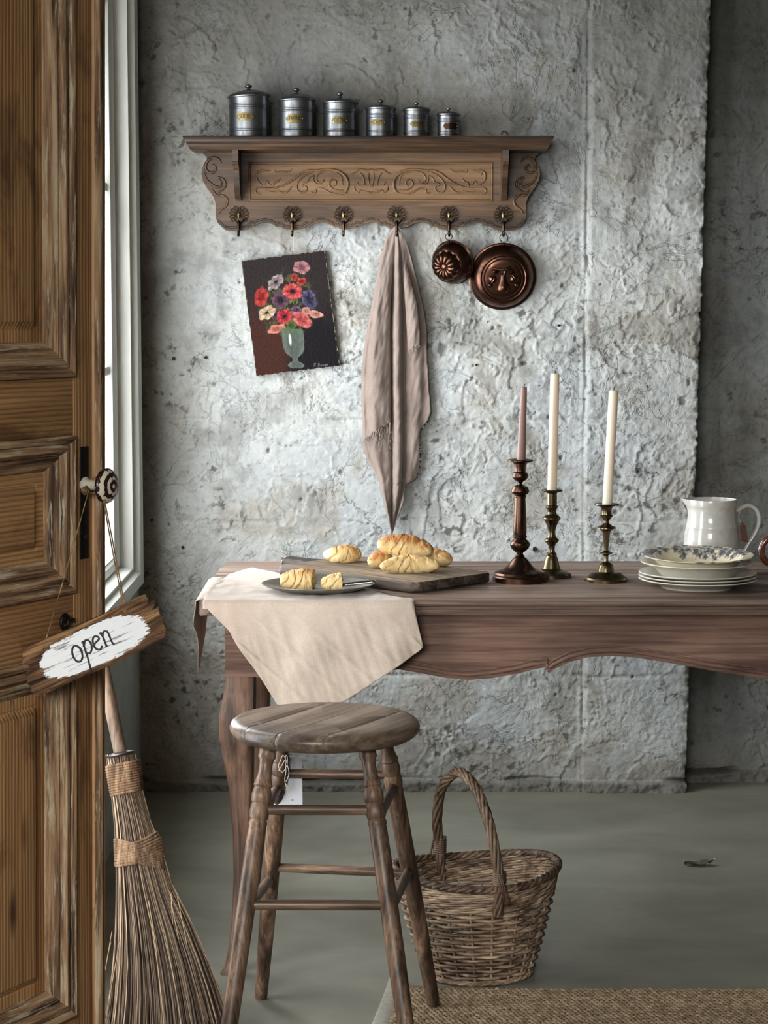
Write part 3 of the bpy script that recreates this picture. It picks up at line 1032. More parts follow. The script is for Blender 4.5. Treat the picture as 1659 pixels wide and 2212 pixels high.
for (pl_, rad_) in leafs:
    for mir in (False, True):
        pts, rr = [], []
        sm3 = catmull([(x, y, w) for (x, y), w in zip(pl_, rad_)], 5)
        for q in sm3:
            u, v = crop3(q.x, q.y)
            if mir:
                u = MX - u
            pts.append(atY(u, v, YS - 0.0020))
            rr.append(max(0.0012, q.z * 1.05 / 6.033 / 790))
        G().tube(pts, rr, 8, flat=(FY, 0.85)).part('carving', M_CARVE, shelf, 60)
# scrolls on the two ears
ears = [([(478, 352), (471, 343), (459, 341), (448, 349), (444, 361), (449, 371), (459, 373), (466, 366), (464, 358), (458, 356)],
         [2.2, 2.8, 3.2, 3.4, 3.4, 3.2, 3, 2.8, 2.5, 2]),
        ([(441, 372), (447, 388), (460, 400), (472, 404), (478, 398), (474, 388), (468, 384)], [1.5, 2.6, 3.2, 3.2, 2.8, 2.4, 1.8]),
        ([(470, 382), (483, 388), (487, 400), (480, 410), (470, 416)], [2, 2.8, 3, 2.8, 2.2]),
        ([(458, 408), (466, 420), (477, 424)], [1.6, 3.2, 2.0]),
        ([(472, 420), (484, 424), (492, 434), (487, 446), (478, 452), (472, 462)], [2, 2.8, 3, 2.8, 2.4, 1.6])]
for (pl_, rad_) in ears:
    for mir in (False, True):
        pts, rr = [], []
        for q in catmull([(x, y, w) for (x, y), w in zip(pl_, rad_)], 5):
            u = MX - q.x if mir else q.x
            pts.append(atY(u, q.y, YS - 0.0008))
            rr.append(q.z / 790)
        G().tube(pts, rr, 8, flat=(FY, 0.7)).part('carving', M_OAK, shelf, 60)

# six cast brass hooks
M_BRASS = plain('aged_brass', (128, 114, 84), 0.28, 1.0, var=0.75, scale=140, bump=0.2)
M_DBRASS = plain('dark_brass', (58, 47, 37), 0.35, 1.0, var=0.5, scale=90, bump=0.1)
hook_src = None
hooks = [516, 631.5, 742, 857, 970, 1087]
HOOKP = []
for hu in hooks:
    c = atY(hu, 466, YS)
    HOOKP.append(c)
    if hook_src is None:
        o0 = thing('_tmp', c)
        stem = G()
        stem.tube(catmull([(0, -0.005, -0.014), (0, -0.009, -0.024), (0, -0.010, -0.036), (0, -0.011, -0.048), (0, -0.019, -0.054), (0, -0.027, -0.050), (0, -0.030, -0.043)], 6),
                  [0.0042] * 13 + [0.0036] * 18 + [0.003] * 6, 8)
        me_stem = stem.mesh('coat_hook', M_DBRASS)
        ro = G()
        n = 11
        for i in range(n):
            a = math.radians(-38 + i * (256.0 / (n - 1)))     # fan of loops, open at the bottom
            hr = 0.0175 * (1.0 - 0.30 * math.exp(-((a - HP) / 0.22) ** 2))
            cc = Vector((math.cos(a) * hr, -0.004, math.sin(a) * hr + 0.002))
            d = Vector((math.cos(a), 0, math.sin(a)))
            t = Vector((-math.sin(a), 0, math.cos(a)))
            ro.tube([cc + d * 0.0080 * math.cos(b) + t * 0.0048 * math.sin(b) for b in np.linspace(0, 2 * math.pi, 13)[:-1]], 0.00115, 6, closed=True)
            ro.tube([Vector((0, -0.003, 0)), cc - d * 0.005], [0.002, 0.0012], 6)
        ro.tube(catmull([(-0.016, -0.004, -0.008), (-0.010, -0.005, -0.016), (0, -0.006, -0.023), (0.010, -0.005, -0.016), (0.016, -0.004, -0.008)], 5), 0.0018, 6)
        me_ro = ro.mesh('rosette', M_DBRASS)
        fa = G()
        fa.lathe([(0, -0.0085), (0.0035, -0.0070), (0.0052, -0.002), (0.0056, 0.003), (0.0042, 0.0075), (0, 0.009)], (0, -0.006, 0.001), 14)
        fa.tube([(-0.0035, -0.0115, 0.004), (0.0035, -0.0115, 0.004)], 0.0012, 6).tube([(0, -0.0125, 0.003), (0, -0.0125, -0.003)], 0.0012, 6)
        fa.lathe([(0, -0.016), (0.003, -0.010), (0.0018, -0.004), (0, -0.002)], (0, -0.006, -0.010), 10)
        me_fa = fa.mesh('mask', M_BRASS)
        bpy.data.objects.remove(o0)
        hook_src = True
    hk = bpy.data.objects.new('coat_hook', me_stem)
    COL.objects.link(hk)
    hk.parent = shelf
    hk.location = c - ORG[shelf.name]
    for nm, me in (('rosette', me_ro), ('mask', me_fa)):
        q = bpy.data.objects.new(nm, me)
        COL.objects.link(q)
        q.parent = hk
G().tube([atY(1089, 293, 5.95) + Vector((0.008 * math.cos(a), -0.002, 0.002 + 0.010 * math.sin(a))) for a in np.linspace(0, math.pi, 10)], 0.0015, 6).part('hanging_eye', M_DBRASS, shelf)

# ---- six tin canisters
k = NT('old_aluminium')
_n = k.noise(k.coord((1, 1, 0.3)), 40, 5, 0.65)
_n2 = k.noise(k.coord(), 220, 3, 0.6)
M_TIN = k.set(base=k.ramp(_n, [(0.3, lin((84, 86, 88))), (0.7, lin((128, 130, 132)))]), metal=1.0, rough=k.ramp(_n, [(0.3, 0.50), (0.7, 0.32)]),
              normal=k.bump(_n2, 0.06, 0.001))
M_PLATE = plain('brass_plate', (98, 88, 60), 0.45, 1.0, var=0.4, scale=80, bump=0.1)
M_PLATE_DK = plain('copper_brown_plate', (64, 38, 28), 0.35, 0.9, var=0.4, scale=80)
M_EMB = plain('plate_lettering', (52, 44, 30), 0.4, 0.9, var=0.3, scale=90)


def text_mesh(s, size, depth=0.0004):
    cu = bpy.data.curves.new('lettering', 'FONT')
    cu.body = s
    cu.size = size
    cu.align_x = 'CENTER'
    cu.align_y = 'CENTER'
    cu.extrude = depth
    ob = bpy.data.objects.new('_txt', cu)
    COL.objects.link(ob)
    bpy.context.view_layer.update()
    dg = bpy.context.evaluated_depsgraph_get()
    me = bpy.data.meshes.new_from_object(ob.evaluated_get(dg))
    vs = [v.co.copy() for v in me.vertices]
    fs = [tuple(p.vertices) for p in me.polygons]
    bpy.data.objects.remove(ob)
    bpy.data.meshes.remove(me)
    return vs, fs


cans = [  # u centre, lid half px, body half px, rim v, dome v, knob top v, plate (u0,u1,v0,v1), word, label
    (538.5, 46.5, 43.0, 209, 195, 182, (513, 552, 243, 260), 'SUCRE', 'largest tin canister at the left end of the shelf, lid slightly askew'),
    (640.5, 41.5, 39.0, 217, 203, 189, (619, 658, 247, 265), 'FARINE', 'second largest tin canister with the brightest brass plate'),
    (734.5, 38.0, 36.0, 222, 213, 198, (717, 752, 252, 267), 'CHICOREE', 'third tin canister from the left with a dull brass plate'),
    (822.5, 33.5, 31.5, 235, 227, 214, (798, 833, 257, 271), 'CAFE', 'fourth tin canister from the left, plate turned to the left'),
    (899.5, 29.5, 27.5, 238, 231, 220, (885, 919, 261, 274), 'EPICES', 'fifth tin canister from the left, plate turned to the right'),
    (968.5, 25.5, 23.5, 248, 241, 232, (957, 990, 265, 279), 'POIVRE', 'smallest tin canister at the right end with a dark brown plate')]
YC = 5.865
for i, (uc, lh, bh, vr, vd, vk, (pu0, pu1, pv0, pv1), word, lab) in enumerate(cans):
    c = atY(uc, 292, YC)
    c.z = ztop
    s = (atY(uc + 1, 292, YC) - atY(uc, 292, YC)).x
    zr = atY(uc, vr, YC).z - ztop
    zd = atY(uc, vd, YC).z - ztop
    zk = atY(uc, vk, YC).z - ztop
    R, RL = bh * s, lh * s
    can = thing('canister', c, lab, 'canister', 'tin canisters on the wall shelf')

    def groove(z):
        return [(R, z - 0.0022), (R + 0.0012, z - 0.001), (R + 0.0012, z + 0.001), (R, z + 0.0022)]
    pf = [(0, 0.0008), (R - 0.003, 0.0), (R - 0.0005, 0.0015), (R, 0.004)]
    for fz in (0.17, 0.215, 0.70, 0.745, 0.79):
        pf += groove(zr * fz)
    pf += [(R, zr - 0.004), (R + 0.001, zr - 0.001), (R - 0.001, zr)]
    G().lathe(pf + [(0, zr)], c, 64).part('body', M_TIN, can, 30)
    tilt = Matrix.Rotation(math.radians(-3.2 if i == 0 else 0.4 * (i - 3)), 3, 'Y')
    ld = [(RL - 0.002, zr - 0.0035), (RL, zr - 0.002), (RL + 0.0004, zr + 0.001), (RL - 0.001, zr + 0.0035), (RL - 0.005, zr + 0.0045), (RL - 0.006, zr + 0.0065),
          (RL * 0.72, zr + (zd - zr) * 0.62), (RL * 0.42, zr + (zd - zr) * 0.93), (RL * 0.22, zd), (0, zd + 0.0005)]
    ld = [(r, z - zr) for r, z in ld]
    cl = c + Vector((0, 0, zr))
    lid = G().lathe(ld, cl, 64, tilt).part('lid', M_TIN, can, 30)
    q = (zk - zd)
    kb = [(RL * 0.20, -0.001), (RL * 0.10, 0.002), (RL * 0.075, q * 0.35), (RL * 0.17, q * 0.55), (RL * 0.18, q * 0.72), (RL * 0.10, q * 0.92), (0, q)]
    G().lathe([(r, z + zd - zr) for r, z in kb], cl, 24, tilt).part('knob', M_TIN, lid, 40)
    # name plate, bent to the tin
    pu, pv = (pu0 + pu1) / 2, (pv0 + pv1) / 2
    aw = math.asin(max(-0.9, min(0.9, (pu - uc) * s / (R + 0.001))))
    pw, ph = (pu1 - pu0) * s / 2, (pv1 - pv0) * s / 2
    zc = atY(pu, pv, YC - R).z

    def bend(x, z, off):
        a = aw + x / R
        return Vector((c.x + (R + off) * math.sin(a), c.y - (R + off) * math.cos(a), zc + z))
    ol = [(-1, 0), (-0.93, 0.45), (-0.8, 0.62), (-0.68, 1), (-0.35, 1), (0, 1), (0.35, 1), (0.68, 1), (0.8, 0.62), (0.93, 0.45), (1, 0), (0.93, -0.45), (0.8, -0.62), (0.68, -1),
          (0.35, -1), (0, -1), (-0.35, -1), (-0.68, -1), (-0.8, -0.62), (-0.93, -0.45)]
    vs = [bend(x * pw, z * ph, 0.0022) for x, z in ol] + [bend(x * pw, z * ph, 0.0002) for x, z in ol]
    n = len(ol)
    fs = [(k1, (k1 + 1) % n, (k1 + 1) % n + n, k1 + n) for k1 in range(n)]
    for k1 in range(9):
        fs.append((k1, k1 + 1, n - 1 - k1 if k1 else 19, (n - k1) % n) if k1 else (0, 1, 19))
    fs.append((9, 10, 11))
    plate = G().add(vs, fs).part('name_plate', M_PLATE_DK if i == 5 else M_PLATE, can, 20)
    tv, tf = text_mesh(word, ph * 1.55, 0.00025)
    wmax = max(abs(v.x) for v in tv)
    sx = min(1.0, pw * 0.62 / wmax)
    G().add([bend(v.x * sx, v.y, 0.0024 + v.z) for v in tv], tf).part('lettering', M_EMB, plate, 0)
    for sgn in (-0.86, 0.86):
        G().lathe([(0.0014, 0), (0.0012, 0.0012), (0, 0.0016)], bend(sgn * pw, 0, 0.0020), 10, Matrix.Rotation(HP, 3, 'X')).part('rivet', M_TIN, plate)

# ---- oil painting of anemones
PA = [atY(u, v, YB - 0.022) for (u, v) in ((520.5, 563.5), (704.5, 540), (731, 790), (554.5, 812.5))]
pc = (PA[0] + PA[1] + PA[2] + PA[3]) / 4
ex_ = ((PA[1] - PA[0]) + (PA[2] - PA[3])) / 2
ey_ = ((PA[3] - PA[0]) + (PA[2] - PA[1])) / 2
ang = math.atan2(ex_.z, ex_.x)
pw, ph = ex_.length, ey_.length
painting = thing('painting', (pc.x, YB - 0.022, pc.z), 'unframed flower painting of red and mauve anemones on dark ground, hung crooked', 'painting',
                 rot=(0, -ang, 0))


def paint(PXx, PYy):
    """colour of the canvas at crop coordinates (0..1659, 0..1880)"""
    x, y = PXx, PYy
    n0 = fbm(x / 120, y / 160, 4, 301)
    fine = fbm(x / 22, y / 30, 3, 305)
    C = np.zeros(x.shape + (3,)) + linA((34, 28, 28))
    low = sstep(700, 1250, y + 120 * n0)
    leftm = sstep(980, 780, x + 0.14 * (y - 1200) + 60 * n0)
    C = C + (linA((52, 27, 19)) - C) * (low * leftm)[..., None]
    C = C + (linA((14, 12, 15)) - C) * (low * (1 - leftm) * 0.95)[..., None]
    C = C * (1 + 0.35 * fine)[..., None]

    def blob(cx, cy, rx, ry, rot, petals, col, col2, amp=0.14, centre=None, cr=0.0, seed=0, soft=0.06, alpha=1.0):
        nonlocal C
        a = math.radians(rot)
        dx, dy = x - cx, y - cy
        p = (dx * math.cos(a) + dy * math.sin(a)) / rx
        q = (-dx * math.sin(a) + dy * math.cos(a)) / ry
        r = np.hypot(p, q)
        th = np.arctan2(q, p)
        edge = 1 + amp * 0.45 * np.cos(petals * th + seed + 1.5 * gnoise(th, r * 0 + seed, seed)) + 0.20 * fbm(x / 40, y / 40, 4, seed + 311)
        m = sstep(1 + soft, 1 - soft, r / edge) * alpha
        st = 0.5 + 0.5 * np.clip(1.6 * gnoise(th * 7 + seed, r * 1.2, seed + 5) + 1.2 * gnoise(th * 2.2, r * 2 + seed, seed + 9) + 0.35 * np.cos(petals * th + seed), -1, 1)
        c = linA(col) + (linA(col2) - linA(col)) * (st * sstep(0.1, 0.9, r))[..., None]
        c = c * (0.42 + 0.38 * sstep(0.0, 0.9, r) + 0.55 * fbm(x / 30, y / 30, 4, seed + 321) + 0.22 * st)[..., None]
        if centre:
            mc = sstep(cr * 1.35, cr * 0.8, r + 0.15 * gnoise(th * 8, r * 3, seed))
            c = c + (linA(centre) - c) * mc[..., None]
        C = C + (np.clip(c * 0.56, 0, 1) - C) * m[..., None]
    # foliage
    gm = sstep(0.02, 0.30, fbm(x / 60, y / 75, 4, 331)) * sstep(1.15, 0.75, np.hypot((x - 790) / 350, (y - 850) / 400))
    C = C + (linA((66, 66, 42)) - C) * (gm * 0.85)[..., None]
    gm2 = sstep(0.05, 0.25, fbm(x / 30, y / 50, 3, 335)) * sstep(1.1, 0.6, np.hypot((x - 830) / 130, (y - 930) / 260))
    C = C + (linA((92, 102, 56)) - C) * (gm2 * 0.9)[..., None]
    D = (34, 26, 34)
    blob(705, 815, 100, 105, 0, 7, (82, 58, 76), (124, 90, 104), 0.06, D, 0.34, 2)
    blob(870, 545, 38, 52, 15, 4, (150, 50, 44), (196, 84, 68), 0.1, seed=3)
    blob(962, 592, 62, 44, -10, 5, (160, 48, 44), (204, 86, 70), 0.15, seed=4)
    blob(960, 428, 98, 76, 8, 5, (150, 96, 104), (212, 160, 156), 0.12, seed=6)
    blob(648, 602, 112, 66, -42, 6, (136, 116, 122), (206, 190, 186), 0.16, D, 0.22, 7)
    blob(470, 780, 80, 116, 12, 5, (164, 42, 40), (214, 82, 72), 0.14, seed=8)
    blob(1055, 812, 84, 124, -22, 5, (52, 48, 72), (112, 108, 144), 0.12, seed=9)
    blob(900, 935, 70, 42, 0, 5, (84, 62, 88), (138, 108, 132), 0.15, seed=19)
    blob(650, 985, 42, 70, 20, 4, (72, 50, 66), (110, 84, 100), 0.15, seed=21)
    blob(852, 712, 118, 94, 12, 6, (196, 52, 62), (232, 124, 116), 0.08, D, 0.28, 10)
    blob(540, 968, 108, 72, -32, 5, (204, 172, 132), (240, 222, 190), 0.2, D, 0.20, 11)
    blob(1020, 945, 56, 46, 10, 4, (196, 128, 112), (232, 178, 156), 0.1, seed=12)
    blob(1138, 986, 86, 44, 8, 3, (206, 130, 112), (238, 186, 164), 0.16, seed=13)
    blob(755, 1010, 98, 84, -12, 6, (176, 30, 50), (222, 88, 92), 0.12, D, 0.24, 14)
    blob(965, 1050, 128, 80, 34, 5, (196, 78, 82), (232, 138, 128), 0.1, seed=15)
    blob(660, 1160, 108, 52, -16, 5, (206, 112, 98), (236, 164, 146), 0.14, seed=16)
    blob(560, 1130, 26, 70, 20, 3, (70, 72, 50), (96, 98, 70), 0.1, seed=17, alpha=0.8)
    blob(730, 1195, 30, 50, 30, 3, (78, 92, 44), (110, 120, 60), 0.1, seed=18, alpha=0.9)
    blob(840, 1115, 60, 60, 0, 5, (72, 92, 46), (120, 136, 78), 0.25, seed=20, alpha=0.9)
    # glass vase
    w = np.interp(y, [1160, 1185, 1300, 1400, 1450, 1485, 1500, 1530, 1548, 1565, 1590, 1615, 1632],
                  [118, 132, 133, 124, 102, 62, 36, 30, 36, 70, 102, 92, 50], left=0, right=0)
    cxv = np.interp(y, [1160, 1450, 1632], [848, 874, 902])
    mv = sstep(3, -3, np.abs(x - cxv) - w) * (y > 1160) * (y < 1634)
    vc = np.zeros_like(C) + linA((80, 88, 82))
    vc = vc * (0.72 + 0.35 * fbm(x / 40, y / 60, 3, 341) + 0.35 * sstep(0.3, 1.0, np.abs(x - cxv) / np.maximum(w, 1)))[..., None]
    hlm = sstep(1.0, 0.5, np.hypot((x - 822 - 0.10 * (y - 1280)) / 20, (y - 1285) / 88))
    vc = vc + (linA((206, 214, 202)) - vc) * (hlm * 0.85)[..., None]
    vc = vc + (linA((70, 96, 62)) - vc) * (sstep(1290, 1170, y) * 0.45)[..., None]
    C = C + (vc - C) * mv[..., None]
    # signature, lower right corner
    sig = [[(1112, 1612), (1118, 1575), (1140, 1572)], [(1114, 1592), (1132, 1590)], [(1150, 1610), (1152, 1612)], [(1165, 1608), (1168, 1572), (1184, 1578), (1168, 1588), (1188, 1598), (1166, 1608)],
           [(1202, 1590), (1196, 1600), (1206, 1606), (1210, 1594), (1202, 1590)], [(1220, 1604), (1222, 1588), (1234, 1600), (1236, 1586)], [(1246, 1600), (1248, 1584), (1260, 1598), (1262, 1582)],
           [(1270, 1590), (1282, 1586), (1274, 1580), (1270, 1594), (1284, 1596)]]
    for st in sig:
        for (ax, ay), (bx, by) in zip(st, st[1:]):
            L2 = (bx - ax) ** 2 + (by - ay) ** 2 + 1e-6
            t = np.clip(((x - ax) * (bx - ax) + (y - ay) * (by - ay)) / L2, 0, 1)
            d = np.hypot(x - ax - t * (bx - ax), y - ay - t * (by - ay))
            m = sstep(4.5, 2.0, d)
            C = C + (linA((96, 92, 96)) - C) * (m * 0.8)[..., None]
    return C


nu, nv = 210, 285
S_, T_ = np.meshgrid(np.linspace(0, 1, nu), np.linspace(0, 1, nv))
tl, tr, bl_ = np.array((228, 350)), np.array((1243, 220)), np.array((412, 1728))
CX = tl[0] + S_ * (tr - tl)[0] + T_ * (bl_ - tl)[0]
CY = tl[1] + S_ * (tr - tl)[1] + T_ * (bl_ - tl)[1]
PC = paint(CX, CY)
edge = np.minimum(np.minimum(S_ * pw, (1 - S_) * pw), np.minimum(T_ * ph, (1 - T_) * ph)) + 0.0012 * fbm(S_ * 60, T_ * 80, 3, 351)
em = sstep(0.0022, 0.0008, edge) * sstep(-0.1, 0.2, fbm(S_ * 14, T_ * 18, 3, 355))
PC = PC + (linA((150, 138, 120)) - PC) * (em * 0.8)[..., None]
rel = 0.0005 * fbm(CX / 25, CY / 25, 3, 361)
g = G()
P_ = [[((S_[j, i] - 0.5) * pw, -0.0016 - rel[j, i], (0.5 - T_[j, i]) * ph) for i in range(nu)] for j in range(nv)]
g.grid(P_, nu, nv)
k = NT('oil_paint')
_n = k.noise(k.coord(), 300, 3, 0.6)
M_OIL = k.set(base=k.attr(), rough=0.6, spec=0.1, normal=k.bump(_n, 0.2, 0.0005))
g.part('painted_canvas', M_OIL, painting, 60, cols=np.clip(PC.reshape(-1, 3), 0.002, 1), local=True)
M_CANV = plain('raw_canvas', (150, 138, 116), 0.9, var=0.5, scale=60, bump=0.3)
G().bbox(-pw / 2, pw / 2, -0.0003, 0.018, -ph / 2, ph / 2, 0.0012).part('stretcher', M_CANV, painting, local=True, label='canvas edge folded over the stretcher')
G().lathe([(0, 0), (0.0022, 0), (0.0022, 0.001), (0, 0.0014)], (-pw / 2 + 0.02, 0.003, 0), 8).part('tack', M_NAIL, painting, local=True)
wi = painting.matrix_basis.inverted() if False else (Matrix.Translation(painting.location) @ Matrix.Rotation(-ang, 4, 'Y')).inverted()
hkp = HOOKP[1] + Vector((0, -0.022, -0.0505))
G().tube([wi @ (hkp + Vector((-.003, 0, 0))), wi @ (hkp + Vector((-.004, .03, -0.05)))], 0.0004, 5).tube(
    [wi @ (hkp + Vector((.003, 0, 0))), wi @ (hkp + Vector((.004, .03, -0.05)))], 0.0004, 5).part(
    'nylon_line', plain('clear_nylon', (190, 190, 184), 0.3, var=0.05), painting, local=True, label='thin clear hanging line')

# ---- copper moulds
k = NT('dark_copper')
_n = k.noise(k.coord(), 45, 5, 0.65)
_n2 = k.noise(k.coord(), 160, 3, 0.6)
M_COPPER = k.set(base=k.ramp(_n, [(0.3, lin((58, 40, 33))), (0.55, lin((92, 64, 52))), (0.75, lin((118, 84, 68)))]), metal=1.0,
                 rough=k.ramp(_n, [(0.3, 0.40), (0.7, 0.22)]), normal=k.bump(_n2, 0.12, 0.001))


def ring(g, c, r, tr):
    g.tube([c + Vector((r * math.cos(a), 0.002 * math.sin(3 * a), r * math.sin(a))) for a in np.linspace(0, 2 * math.pi, 28)[:-1]], tr, 8, closed=True)


# fluted mould
ra = 0.0598
ca_ = atY(979, 566.5, YB - 0.030)
mA = thing('cake_mould', (ca_.x, ca_.y, ca_.z), 'smaller fluted copper mould hanging by its ring from the fifth hook', 'mould', 'copper moulds on the hooks')
tA = Matrix.Rotation(HP, 3, 'X')
axis_dir = Vector((-0.48, -0.84, -0.26)).normalized()
rq = Vector((0, 0, 1)).rotation_difference(axis_dir).to_matrix()
n = 130
prof = [(ra, -0.004, 0), (ra + 0.0012, -0.002, 0), (ra + 0.0012, 0, 0), (ra - 0.001, 0.0015, 0), (ra - 0.003, 0.003, 0.15), (ra - 0.003, 0.012, 0.6), (ra - 0.006, 0.024, 0.8),
        (ra - 0.012, 0.033, 0.5), (ra - 0.0165, 0.0365, 0.15), (ra - 0.018, 0.0375, 0), (0.0400, 0.0385, 1.2), (0.0395, 0.046, 1.4), (0.0360, 0.054, 1.5), (0.030, 0.0595, 1.6), (0.022, 0.062, 1.7),
        (0.014, 0.0615, 1.6), (0.0085, 0.059, 1.0), (0.0075, 0.058, 0), (0.006, 0.0590, 0), (0, 0.0595, 0)]
vs, fs = [], []
for (r, h, md) in prof:
    for j in range(n):
        a = 2 * math.pi * j / n
        rr, hh_ = r, h
        if 0 < md < 1:
            w = abs(math.sin(a * 4))
            rr = r * (1 + 0.055 * md * (w - 0.6))
        elif md >= 1:
            w = abs(math.sin(a * 6.5))
            rr = r * (1 + 0.045 * (w - 0.65))
            hh_ = h + (md - 1) * 0.0052 * (w ** 0.6 - 0.8) * 0.9
        vs.append(ca_ + rq @ Vector((rr * math.cos(a), rr * math.sin(a), hh_)))
for i in range(len(prof) - 1):
    for j in range(n):
        j2 = (j + 1) % n
        fs.append((i * n + j, i * n + j2, (i + 1) * n + j2, (i + 1) * n + j))
G().add(vs, fs).part('fluted_bowl', M_COPPER, mA, 50)
g = G()
ring(g, atY(969.5, 511, YS - 0.0225), 0.0090, 0.0011)
g.part('hanging_ring', M_DBRASS, mA)
rimt = ca_ + rq @ Vector((0, ra, 0))
G().tube([atY(969.5, 518, YS - 0.0225), atY(971, 521, YB - 0.05)], 0.002, 6).part('lug', M_COPPER, mA)

# fruit mould
rb = 0.0905
cb_ = atY(1085, 597, YB - 0.020)
mB = thing('cake_mould', (cb_.x, cb_.y, cb_.z), 'larger round copper mould embossed with a pear hanging from the sixth hook', 'mould', 'copper moulds on the hooks')
axb = Vector((0.03, -0.99, -0.16)).normalized()
rqb = Vector((0, 0, 1)).rotation_difference(axb).to_matrix()
# local frame with x to the right and y up on the mould's face
zb3 = axb
xb3 = Vector((1, 0, 0)) - zb3 * zb3.x
xb3.normalize()
yb3 = zb3.cross(xb3)
if yb3.z < 0:
    yb3 = -yb3
MB3 = Matrix((xb3, yb3, zb3)).transposed()
pf = [(rb, -0.003), (rb + 0.0016, -0.001), (rb + 0.0016, 0.0015), (rb - 0.001, 0.003), (rb - 0.004, 0.0035), (rb - 0.006, 0.008), (rb - 0.010, 0.018), (rb - 0.017, 0.028), (rb - 0.024, 0.033),
      (rb - 0.0285, 0.0345), (rb - 0.030, 0.034), (rb - 0.0315, 0.0325), (rb - 0.034, 0.0325), (rb - 0.038, 0.0345), (0.040, 0.0360), (0.02, 0.037), (0, 0.0372)]
body = G().lathe(pf, cb_, 72, MB3)
bB = body.part('bowl', M_COPPER, mB, 35)
fr = G()


def bl3(x, y, z):
    return cb_ + MB3 @ Vector((x, y - 0.006, z))


for (cx, cy, pts_) in ((0, 0, None),):
    pear = [(0.0, -0.036), (0.010, -0.035), (0.017, -0.029), (0.019, -0.021), (0.016, -0.012), (0.011, -0.003), (0.0085, 0.007), (0.0075, 0.015), (0.004, 0.020), (0.0, 0.021)]
    P3 = []
    for (w, y) in pear:
        P3.append([bl3(w * math.cos(t) - 0.001 + 0.12 * y * 0, y, 0.036 + 0.016 * (w / 0.019) * math.sin(t)) for t in np.linspace(0, math.pi, 13)])
    fr.grid(P3, 13, len(P3))
fr.tube(catmull([bl3(0.002, 0.016, 0.042), bl3(0.004, 0.026, 0.044), bl3(0.010, 0.034, 0.042)], 5), [0.004] * 6 + [0.003] * 5, 8)
fr.part('embossed_pear', M_COPPER, bB, 50)
lf = G()
for sgn in (-1, 1):
    for (cx, cy, L, W_, rot) in ((0.029, 0.004, 0.026, 0.0125, -62), (0.022, 0.024, 0.022, 0.008, -12), (0.036, -0.012, 0.016, 0.008, -80)):
        rows_ = []
        ca, sa = math.cos(math.radians(rot)), math.sin(math.radians(rot))
        for i in range(11):
            t = i / 10
            w = W_ * math.sin(math.pi * t) ** 0.7
            row = []
            for j in range(9):
                q = j / 8 * 2 - 1
                lx, ly = (t - 0.5) * L, q * w
                zz = 0.0365 + 0.0075 * (1 - q * q) * math.sin(math.pi * t) - 0.0035 * math.exp(-(q / 0.16) ** 2) * math.sin(math.pi * t)
                row.append(bl3(sgn * (cx + lx * ca - ly * sa), cy + lx * sa + ly * ca, zz))
            rows_.append(row)
        lf.grid(rows_, 9, 11)
lf.tube(catmull([bl3(-0.030, 0.034, 0.037), bl3(-0.012, 0.031, 0.040), bl3(0.006, 0.033, 0.041), bl3(0.020, 0.037, 0.038)], 5), 0.003, 8)
lf.tube([bl3(0.052 * math.cos(a), 0.052 * math.sin(a) + 0.006, 0.0345) for a in np.linspace(0, 2 * math.pi, 60)[:-1]], 0.0022, 6, closed=True)
lf.part('embossed_leaves', M_COPPER, bB, 50)
g = G()
ring(g, atY(1088.5, 514, YS - 0.0225), 0.0112, 0.0012)
g.part('hanging_ring', M_DBRASS, mB)
G().tube([atY(1088.5, 523, YS - 0.0225), atY(1088, 528, YB - 0.03)], 0.0024, 6).bbox(-0.006, 0.006, -0.002, 0.002, -0.003, 0.003, 0.001, 2, Matrix.Translation(atY(1088, 529, YB - 0.028))).part('lug', M_COPPER, mB)

# ---- linen towel on the fourth hook
def linen(name, c1, c2, scale=1.0, trans=0.0):
    k = NT(name)
    co = k.coord()
    w1 = k.wave(co, 190 * scale, 1.2, 2, 3, 'X')
    w2 = k.wave(co, 190 * scale, 1.2, 2, 3, 'Z')
    n = k.noise(co, 12, 5, 0.6, 0.3)
    n2 = k.noise(co, 260, 3, 0.6)
    col = k.ramp(n, [(0.3, lin(c1)), (0.7, lin(c2))])
    col = k.mix(0.30, col, k.ramp(n2, [(0.3, 0.7), (0.7, 1.12)]), 'MULTIPLY')
    h = k.math('ADD', k.math('ADD', w1, w2), k.math('MULTIPLY', n2, 1.5))
    return k.set(base=col, rough=0.95, spec=0.1, sheen=0.25, normal=k.bump(h, 0.22, 0.0008))


M_TOWEL = linen('taupe_linen', (128, 114, 106), (147, 132, 123))
tA_ = [(489, 853, 861), (497, 846, 868), (512, 835, 873), (530, 829, 880), (560, 821, 889), (600, 814, 899), (640, 807, 909), (680, 799, 917), (720, 792, 922), (760, 786, 922),
       (800, 782, 924), (850, 781, 927), (890, 782, 931), (908, 784, 924), (930, 784, 907), (960, 784, 906), (985, 790, 906), (1000, 799, 907), (1020, 810, 903), (1035, 818, 898),
       (1046, 820, 875), (1070, 825, 873), (1090, 830, 871), (1110, 835, 864), (1130, 840, 855), (1148, 844, 849), (1158, 845, 847)]


V1 = [(489, 856), (540, 853), (600, 850), (700, 846), (850, 847), (1000, 848), (1158, 846)]
V2 = [(489, 858.5), (540, 865), (600, 869), (700, 871), (850, 872), (1000, 872.5), (1060, 868), (1158, 847)]
V3 = [(489, 859.5), (540, 869), (600, 883), (656, 899), (720, 905), (850, 908), (1000, 900), (1158, 847)]


